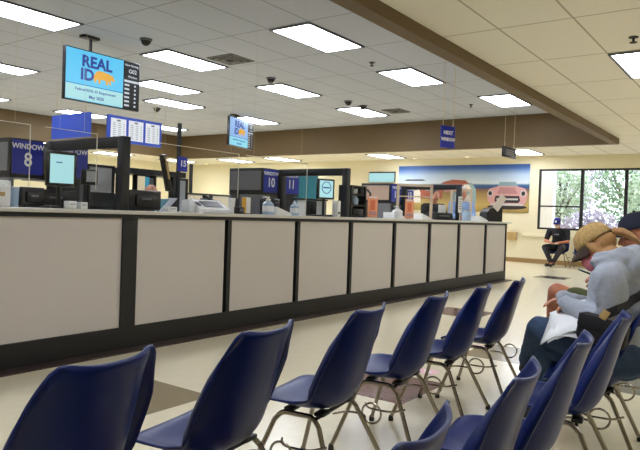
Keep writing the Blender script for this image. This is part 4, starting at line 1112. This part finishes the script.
for A, q in ((LL, wp(4.44, 1.34, .25)), (LR, wp(4.30, 1.31, .045))):
    bm = B(); capsule(bm, A[2] + Vector((0, -.02, -.03)), .044, q, .036); remesh('shoe', bm, M['shoe'], .01, m_, 2)
cap(m_, P, R3, M['cap_navy'], 1.0, .06, None, .1)
bm = B(); ellipsoid(bm, P(0, -.045, .0), (.080, .070, .075), R3); remesh('hair', bm, M['brownhair'], .01, m_, 2)
ph = thing('mobile_phone', 'dark phone held by the person in olive shorts', 'phone', (4.21, .945, .835), .2); bm = B(); box(bm, (0, 0, 0), (.075, .15, .009), .004); o = obj('phone_body', bm, M['black'], ph); o.rotation_euler = (.35, 0, 0); bm = B(); box(bm, (0, 0, .0055), (.066, .135, .001)); o = obj('phone_screen', bm, M['dome'], ph); o.rotation_euler = (.35, 0, 0)

# ---- person in black by the far wall (faces -X)
f_ = thing('person', 'seated person in black with purple cap reading by the far wall', 'person', (17.05, 4.65, 0))
off = Vector((-17.05, -4.65, 0))
hc = wp(16.90, 4.65, 1.135)
bm = B(); P, R3 = head(bm, hc, (-.35, 0, .94), (-.94, 0, -.35))
capsule(bm, wp(17.05, 4.65, .98), .06, wp(16.95, 4.65, 1.06), .056); capsule(bm, wp(17.12, 4.65, .52), .13, wp(17.06, 4.65, .85), .13); capsule(bm, wp(17.04, 4.47, .93), .055, wp(17.04, 4.83, .93), .055)
AL = [wp(17.04, 4.87, .92), wp(16.93, 4.93, .66), wp(16.72, 4.76, .63)]; AR = [wp(17.04, 4.43, .92), wp(16.93, 4.38, .66), wp(16.72, 4.55, .63)]
for A in (AL, AR): capsule(bm, A[0], .055, A[1], .044); capsule(bm, A[1], .044, A[2], .03)
hand(bm, AL[2], (-.8, -.55, .0), (0, 0, 1), 1, .5, -1); hand(bm, AR[2], (-.8, .55, .0), (0, 0, 1), 1, .5, 1)
LL = [wp(17.08, 4.76, .50), wp(16.62, 4.86, .50), wp(16.66, 4.70, .10)]; LR = [wp(17.08, 4.54, .50), wp(16.62, 4.45, .50), wp(16.72, 4.66, .12)]
for A, q in ((LL, wp(16.52, 4.66, .045)), (LR, wp(16.58, 4.76, .05))): capsule(bm, A[0], .08, A[1], .058); capsule(bm, A[1], .058, A[2], .038); capsule(bm, A[2], .036, q, .03)
remesh('body', bm, M['skin2'], .009, f_, 3); face_bits(f_, P, R3, 1, False)
bm = B(); capsule(bm, wp(17.10, 4.65, .54), .155, wp(17.05, 4.65, .87), .155); capsule(bm, wp(17.04, 4.45, .925), .08, wp(17.04, 4.85, .925), .08)
for A in (AL, AR): capsule(bm, A[0], .082, A[0] + (A[1] - A[0]) * .72, .068)
sh = remesh('shirt', bm, M['blackcloth'], .014, f_, 3)
bm = B(); box(bm, wp(16.885, 4.65, .84), (.006, .12, .035), 0); obj('shirt_print', bm, M['grey'], sh)
bm = B()
for A in (LL, LR): capsule(bm, A[0], .105, A[1], .078); capsule(bm, A[1], .078, A[2] + (A[1] - A[2]) * .1, .056)
capsule(bm, wp(17.08, 4.76, .50), .105, wp(17.08, 4.54, .50), .105); remesh('trousers', bm, M['charcoal'], .014, f_, 3)
for A, q in ((LL, wp(16.49, 4.655, .045)), (LR, wp(16.55, 4.78, .05))):
    bm = B(); capsule(bm, A[2] + Vector((0, 0, -.045)), .045, q, .038); remesh('shoe', bm, M['shoe'], .01, f_, 2)
c = cap(f_, P, R3, M['cap_purple'], 1.05, .06, None, .2)
bm = B(); box(bm, (0, 0, 0), (.006, .045, .045)); o = obj('cap_badge', bm, M['letter'], c); o.location = P(0, .112, .085)
bm = B(); ellipsoid(bm, P(0, .06, -.058), (.062, .055, .055), R3, 16, 10); remesh('face_mask', bm, M['mask_white'], .009, f_, 2)
bm = B(); ellipsoid(bm, P(0, -.045, .0), (.080, .070, .06), R3); remesh('hair', bm, M['darkhair'], .01, f_, 2)
t = thing('clipboard', 'white paper on a clipboard on the lap of the person in black', 'clipboard', (16.66, 4.68, .60), .1); bm = B(); box(bm, (0, 0, 0), (.24, .32, .006), .002); obj('board', bm, M['tan'], t); bm = B(); box(bm, (0, 0, .006), (.22, .29, .004)); obj('sheet', bm, M['paper'], t); part('clip', M['chrome'], t, [((-.1, 0, .012), (.03, .1, .01))])

# ---- clerks behind the counter
def clerk(x, y, fx, fy, zh, label, hairm, shirtm, hair_full=True, lean=0.0):
    t = thing('person', label, 'person', (x, y, 0), math.atan2(fy, fx) - PI / 2)
    P0 = lambda a, b, c: Vector((a, b, c)); s = zh
    bm = B(); P, R3 = head(bm, P0(0, .06 + lean, zh), (0, .15, .98), (0, .98, -.15))
    capsule(bm, P0(0, .0 + lean * .6, zh - .19), .058, P0(0, .03 + lean, zh - .09), .055); capsule(bm, P0(0, 0, zh - .62), .13, P0(0, lean * .5, zh - .3), .13); capsule(bm, P0(-.17, lean * .5, zh - .22), .055, P0(.17, lean * .5, zh - .22), .055)
    A_ = []
    for sd in (-1, 1):
        A = [P0(sd * .2, lean * .5, zh - .23), P0(sd * .24, .08 + lean * .5, zh - .50), P0(sd * .13, .32 + lean * .4, zh - .50)]; A_.append(A)
        capsule(bm, A[0], .05, A[1], .042); capsule(bm, A[1], .042, A[2], .028); hand(bm, A[2], (-sd * .2, .95, -.1), (0, 0, 1), 1, .5, -sd)
        hp = P0(sd * .1, 0, zh - .64)
        if zh > 1.5: kn = P0(sd * .1, .02, (zh - .66) * .52); an = P0(sd * .1, 0, .1)
        else: kn = P0(sd * .11, .42, .50); hp.z = .52; an = P0(sd * .11, .40, .1)
        capsule(bm, hp, .085, kn, .058); capsule(bm, kn, .058, an, .038); capsule(bm, an, .036, an + Vector((0, .15, -.06)), .03)
        if sd == -1: legs = [(hp, kn, an)]
        else: legs.append((hp, kn, an))
    remesh('body', bm, M['skin'], .010, t, 3); face_bits(t, P, R3)
    bm = B(); capsule(bm, P0(0, 0, zh - .62), .155, P0(0, lean * .5, zh - .3), .15); capsule(bm, P0(-.19, lean * .5, zh - .225), .078, P0(.19, lean * .5, zh - .225), .078)
    for A in A_: capsule(bm, A[0], .078, A[1], .062); capsule(bm, A[1], .06, A[2], .042)
    remesh('shirt', bm, shirtm, .014, t, 3)
    bm = B()
    for hp, kn, an in legs: capsule(bm, hp, .11, kn, .078); capsule(bm, kn, .078, an, .058)
    capsule(bm, legs[0][0], .12, legs[1][0], .12); remesh('trousers', bm, M['charcoal'], .014, t, 3)
    for hp, kn, an in legs:
        bm = B(); capsule(bm, an + Vector((0, 0, -.05)), .044, an + Vector((0, .16, -.055)), .038); remesh('shoe', bm, M['shoe'], .012, t, 2)
    bm = B()
    if hair_full:
        ellipsoid(bm, P(0, -.03, .045), (.092, .098, .088), R3); ellipsoid(bm, P(0, -.05, -.03), (.088, .07, .09), R3)
    else:
        ellipsoid(bm, P(0, -.05, -.005), (.082, .066, .04), R3)
    remesh('hair', bm, hairm, .010, t, 2)
    return t
def stool(x, y, h, label):
    t = thing('office_stool', label, 'stool', (x, y, 0), 0, 'clerk stools behind the counter')
    bm = B(); lathe(bm, [(.17, h - .06), (.2, h - .05), (.2, h - .01), (.17, h)], 20); obj('seat', bm, M['blackcloth'], t)
    bm = B(); lathe(bm, [(.25, 0), (.25, .02), (.03, .05), (.03, h - .06)], 16); obj('pedestal', bm, M['blackmetal'], t)
clerk(4.86, 6.05, -.3, -.95, 1.31, 'bald clerk in a white shirt behind the wide black monitor', M['whitehair'], M['whitecloth'], False)
stool(4.86, 6.05, .42, 'black stool under the bald clerk')
clerk(11.6, 5.62, -.6, -.8, 1.60, 'dark haired clerk in black behind the black printer', M['darkhair'], M['blackcloth'])
clerk(12.55, 5.45, -.75, -.66, 1.70, 'clerk in a light blue shirt with pale hair behind the right acrylic shield', M['whitehair'], M['lightblue'], True, .08)

# ------------------------------------------------------------------ outdoors, beyond the window
sbox('ground_outside', M['ground'], [((XW + .15, -12, -.1), (34, 22, 0.0))])
o = sbox('wall_outside', M['whitepost'], [((18.6, 5.27, 0), (18.9, 5.75, 3.4))])
def shrub(x, y, z, rx, ry, rz, n, m, label, seed, cat='tree'):
    rnd = random.Random(seed)
    t = thing('leafy_tree' if cat == 'tree' else 'shrub', label, cat, (x, y, 0), 0, 'planting outside the window')
    bm = B()
    for _ in range(n):
        while True:
            p = Vector((rnd.uniform(-1, 1), rnd.uniform(-1, 1), rnd.uniform(-1, 1)))
            if .45 < p.length < 1: break
        c = Vector((p.x * rx, p.y * ry, z + p.z * rz))
        a = rnd.uniform(0, 2 * PI); q = Quaternion(Vector((rnd.gauss(0, 1), rnd.gauss(0, 1), rnd.gauss(0, 1))).normalized(), a)
        s = rnd.uniform(.08, .2)
        v = [bm.verts.new(c + q @ Vector(k)) for k in ((-s * .5, 0, 0), (0, -s * .28, .02), (s * .6, 0, 0), (0, s * .28, .02))]
        bm.faces.new(v)
    obj('foliage', bm, m, t)
    bm = B()
    tube(bm, [(0, 0, 0), (.05, .04, z * .6), (0, 0, z + rz * .4)], [.11, .08, .03], 8)
    for k in range(5):
        a = 2 * PI * k / 5
        tube(bm, [(0, 0, z * .55), (math.cos(a) * rx * .35, math.sin(a) * ry * .35, z * .9), (math.cos(a) * rx * .7, math.sin(a) * ry * .7, z + rz * .3)], [.05, .035, .012], 6)
    obj('trunk', bm, M['bark'], t)
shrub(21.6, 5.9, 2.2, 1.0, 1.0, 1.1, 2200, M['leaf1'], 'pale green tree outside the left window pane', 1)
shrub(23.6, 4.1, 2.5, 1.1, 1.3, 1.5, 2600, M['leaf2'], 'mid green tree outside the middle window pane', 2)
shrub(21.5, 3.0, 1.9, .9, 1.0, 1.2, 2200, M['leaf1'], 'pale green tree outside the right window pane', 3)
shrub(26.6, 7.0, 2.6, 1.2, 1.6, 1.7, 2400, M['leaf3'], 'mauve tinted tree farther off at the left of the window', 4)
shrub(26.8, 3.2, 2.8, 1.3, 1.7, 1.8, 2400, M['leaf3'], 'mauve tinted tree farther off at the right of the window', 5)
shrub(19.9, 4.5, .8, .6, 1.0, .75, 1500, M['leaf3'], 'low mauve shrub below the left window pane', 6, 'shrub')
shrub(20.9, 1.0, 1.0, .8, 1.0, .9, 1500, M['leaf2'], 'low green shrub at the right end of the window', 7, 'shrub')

# ------------------------------------------------------------------ world and colour management
wd = bpy.data.worlds.new('world'); scene.world = wd; wd.use_nodes = True
bg = wd.node_tree.nodes['Background']; bg.inputs['Color'].default_value = (.86, .92, 1.0, 1); bg.inputs['Strength'].default_value = 3.7
vs = scene.view_settings
vs.view_transform = 'Standard'; vs.look = 'None'; vs.exposure = 0.0; vs.gamma = 1.0; vs.use_curve_mapping = False
